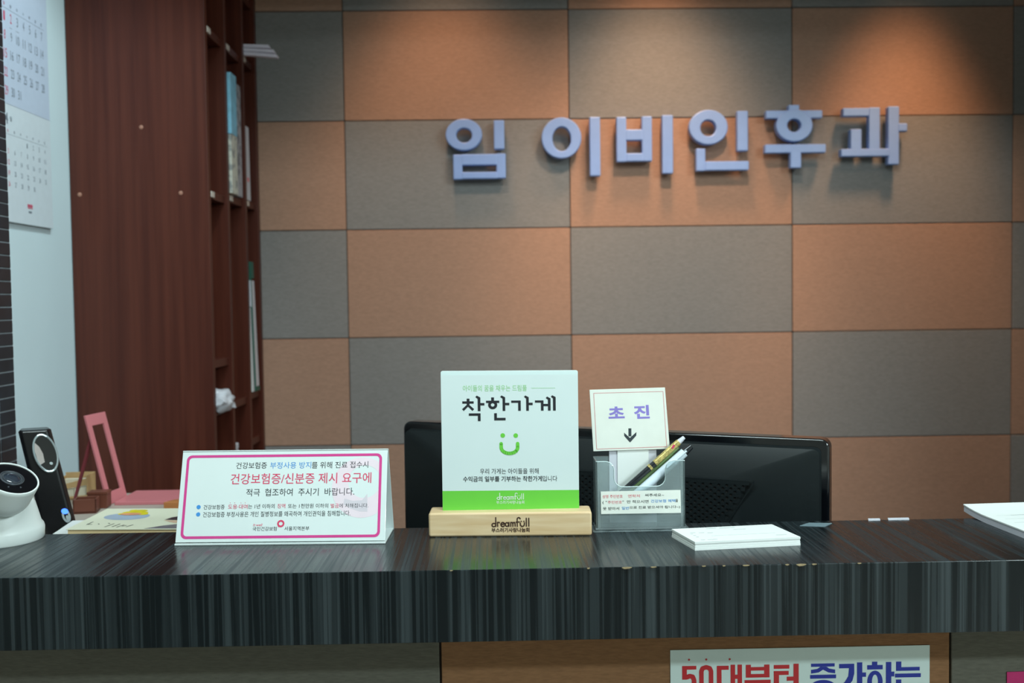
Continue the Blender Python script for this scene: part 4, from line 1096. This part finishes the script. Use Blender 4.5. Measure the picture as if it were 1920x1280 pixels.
# headline drawn in units of the photograph's pixels at that plane, measured from the sheet's top left corner
R_, B2 = MB(qf), MB(qf)
def PP(x, y): return (PX0+(x-1256)*KP, PT-(y-1214.5+(x-1256)*0.0062)*KP)
def pbar(mb, x0, x1, y0, y1):
    a = PP(x0, y1); b = PP(x1, y0); mb.flat([(a[0], a[1]), (b[0], a[1]), (b[0], b[1]), (a[0], b[1])], 0.001)
def ppoly(mb, *p): mb.flat([PP(*q) for q in p], 0.001)
def e8(x, y): return (1260+x/8.0, 1200+y/8.0)
def r8(x0, x1, y0, y1):
    a = e8(x0, y0); b = e8(x1, y1); pbar(R_, a[0], b[0], a[1], b[1])
for x in (246, 503, 853):
    c = PP(*e8(x, 262)); R_.ell(c[0], c[1], 2.0*KP, 2.0*KP, 0.001, 16)
build(R_, 'emphasis_dots', M_REDPRT, po, kind='stuff')
R_ = MB(qf)
# 5
r8(143, 355, 355, 412); r8(143, 213, 355, 562)
R_.stroke([PP(*e8(215, 525)), PP(*e8(255, 508)), PP(*e8(300, 520)), PP(*e8(320, 570)), PP(*e8(320, 720)), PP(*e8(300, 790)), PP(*e8(250, 810)), PP(*e8(190, 790)), PP(*e8(175, 740)), PP(*e8(175, 650))], 8.6*KP, 0.001)
build(R_, 'letter', M_REDPRT, po)
R_ = MB(qf)
# 0
R_.stroke([PP(*e8(430, 740)), PP(*e8(430, 440)), PP(*e8(448, 395)), PP(*e8(502, 378)), PP(*e8(556, 395)), PP(*e8(574, 440)), PP(*e8(574, 740)), PP(*e8(556, 785)), PP(*e8(502, 805)), PP(*e8(448, 785)), PP(*e8(430, 740))], 8.4*KP, 0.001)
build(R_, 'letter', M_REDPRT, po)
R_ = MB(qf)
# 대
r8(660, 838, 360, 422); r8(660, 730, 360, 745); r8(660, 838, 690, 752); r8(866, 934, 345, 830); r8(970, 1036, 345, 830); r8(930, 975, 497, 560)
build(R_, 'letter', M_REDPRT, po)
R_ = MB(qf)
# 부
r8(1093, 1170, 350, 545); r8(1368, 1448, 350, 545); r8(1165, 1372, 385, 440); r8(1165, 1372, 490, 545); r8(1075, 1465, 580, 650); r8(1230, 1310, 640, 830)
build(R_, 'letter', M_REDPRT, po)
R_ = MB(qf)
# 터
r8(1512, 1745, 358, 418); r8(1512, 1735, 450, 512); r8(1512, 1590, 450, 745); r8(1512, 1735, 690, 752); r8(1807, 1885, 343, 830); r8(1706, 1812, 537, 600)
build(R_, 'letter', M_REDPRT, po)
def e4(x, y): return (1500+x/4.571, 1200+y/4.571)
def b4(x0, x1, y0, y1):
    a = e4(x0, y0); b = e4(x1, y1); pbar(B2, a[0], b[0], a[1], b[1])
def st4(pts, wd): B2.stroke([PP(*e4(x, y)) for x, y in pts], wd/4.571*KP, 0.001, rnd=False)
# 증
b4(86, 288, 197, 226); ppoly(B2, e4(165, 226), e4(208, 226), e4(190, 250), e4(150, 275), e4(86, 284), e4(86, 252), e4(140, 244)); ppoly(B2, e4(186, 226), e4(220, 226), e4(240, 242), e4(292, 252), e4(292, 284), e4(235, 276), e4(190, 252))
b4(78, 300, 294, 328)
c = PP(*e4(188, 400)); B2.ring(c[0], c[1], (108/4.571*KP, 60/4.571*KP), (68/4.571*KP, 30/4.571*KP), 0.0009, 0.001, 30)
build(B2, 'letter', M_BLUPRT, po)
B2 = MB(qf)
# 가
b4(326, 456, 203, 242); ppoly(B2, e4(412, 230), e4(456, 230), e4(456, 290), e4(440, 350), e4(400, 400), e4(340, 440), e4(316, 405), e4(375, 360), e4(405, 310)); b4(480, 525, 192, 460); b4(520, 557, 280, 318)
build(B2, 'letter', M_BLUPRT, po)
B2 = MB(qf)
# 하
b4(608, 654, 188, 230); b4(567, 700, 217, 256)
c = PP(*e4(634, 360)); B2.ring(c[0], c[1], (66/4.571*KP, 94/4.571*KP), (26/4.571*KP, 60/4.571*KP), 0.0009, 0.001, 30)
b4(728, 774, 192, 460); b4(770, 800, 276, 318)
build(B2, 'letter', M_BLUPRT, po)
B2 = MB(qf)
# 는
b4(815, 860, 190, 270); b4(815, 1018, 238, 271); b4(806, 1028, 293, 328); b4(815, 860, 345, 440); b4(815, 1018, 405, 440)
build(B2, 'letter', M_BLUPRT, po)
t = thing('magenta_card', 'magenta card on the grey panel right of the poster', 'card', (0.62, PY, -0.5))
build(MB(qf).add([(0.5847, -0.56, 0), (0.70, -0.56, 0), (0.70, -0.4330, 0), (0.5847, -0.4341, 0), (0.5847, -0.56, 0.001), (0.70, -0.56, 0.001), (0.70, -0.4330, 0.001), (0.5847, -0.4341, 0.001)],
      [(3, 2, 1, 0), (4, 5, 6, 7), (0, 1, 5, 4), (1, 2, 6, 5), (2, 3, 7, 6), (3, 0, 4, 7)]), 'sheet', M_MAGCARD, t)

bpy.data.objects.remove(_to, do_unlink=True)
for o in bpy.data.objects:
    if o.type == 'MESH' and not o.data.polygons:
        print('empty mesh', o.name)
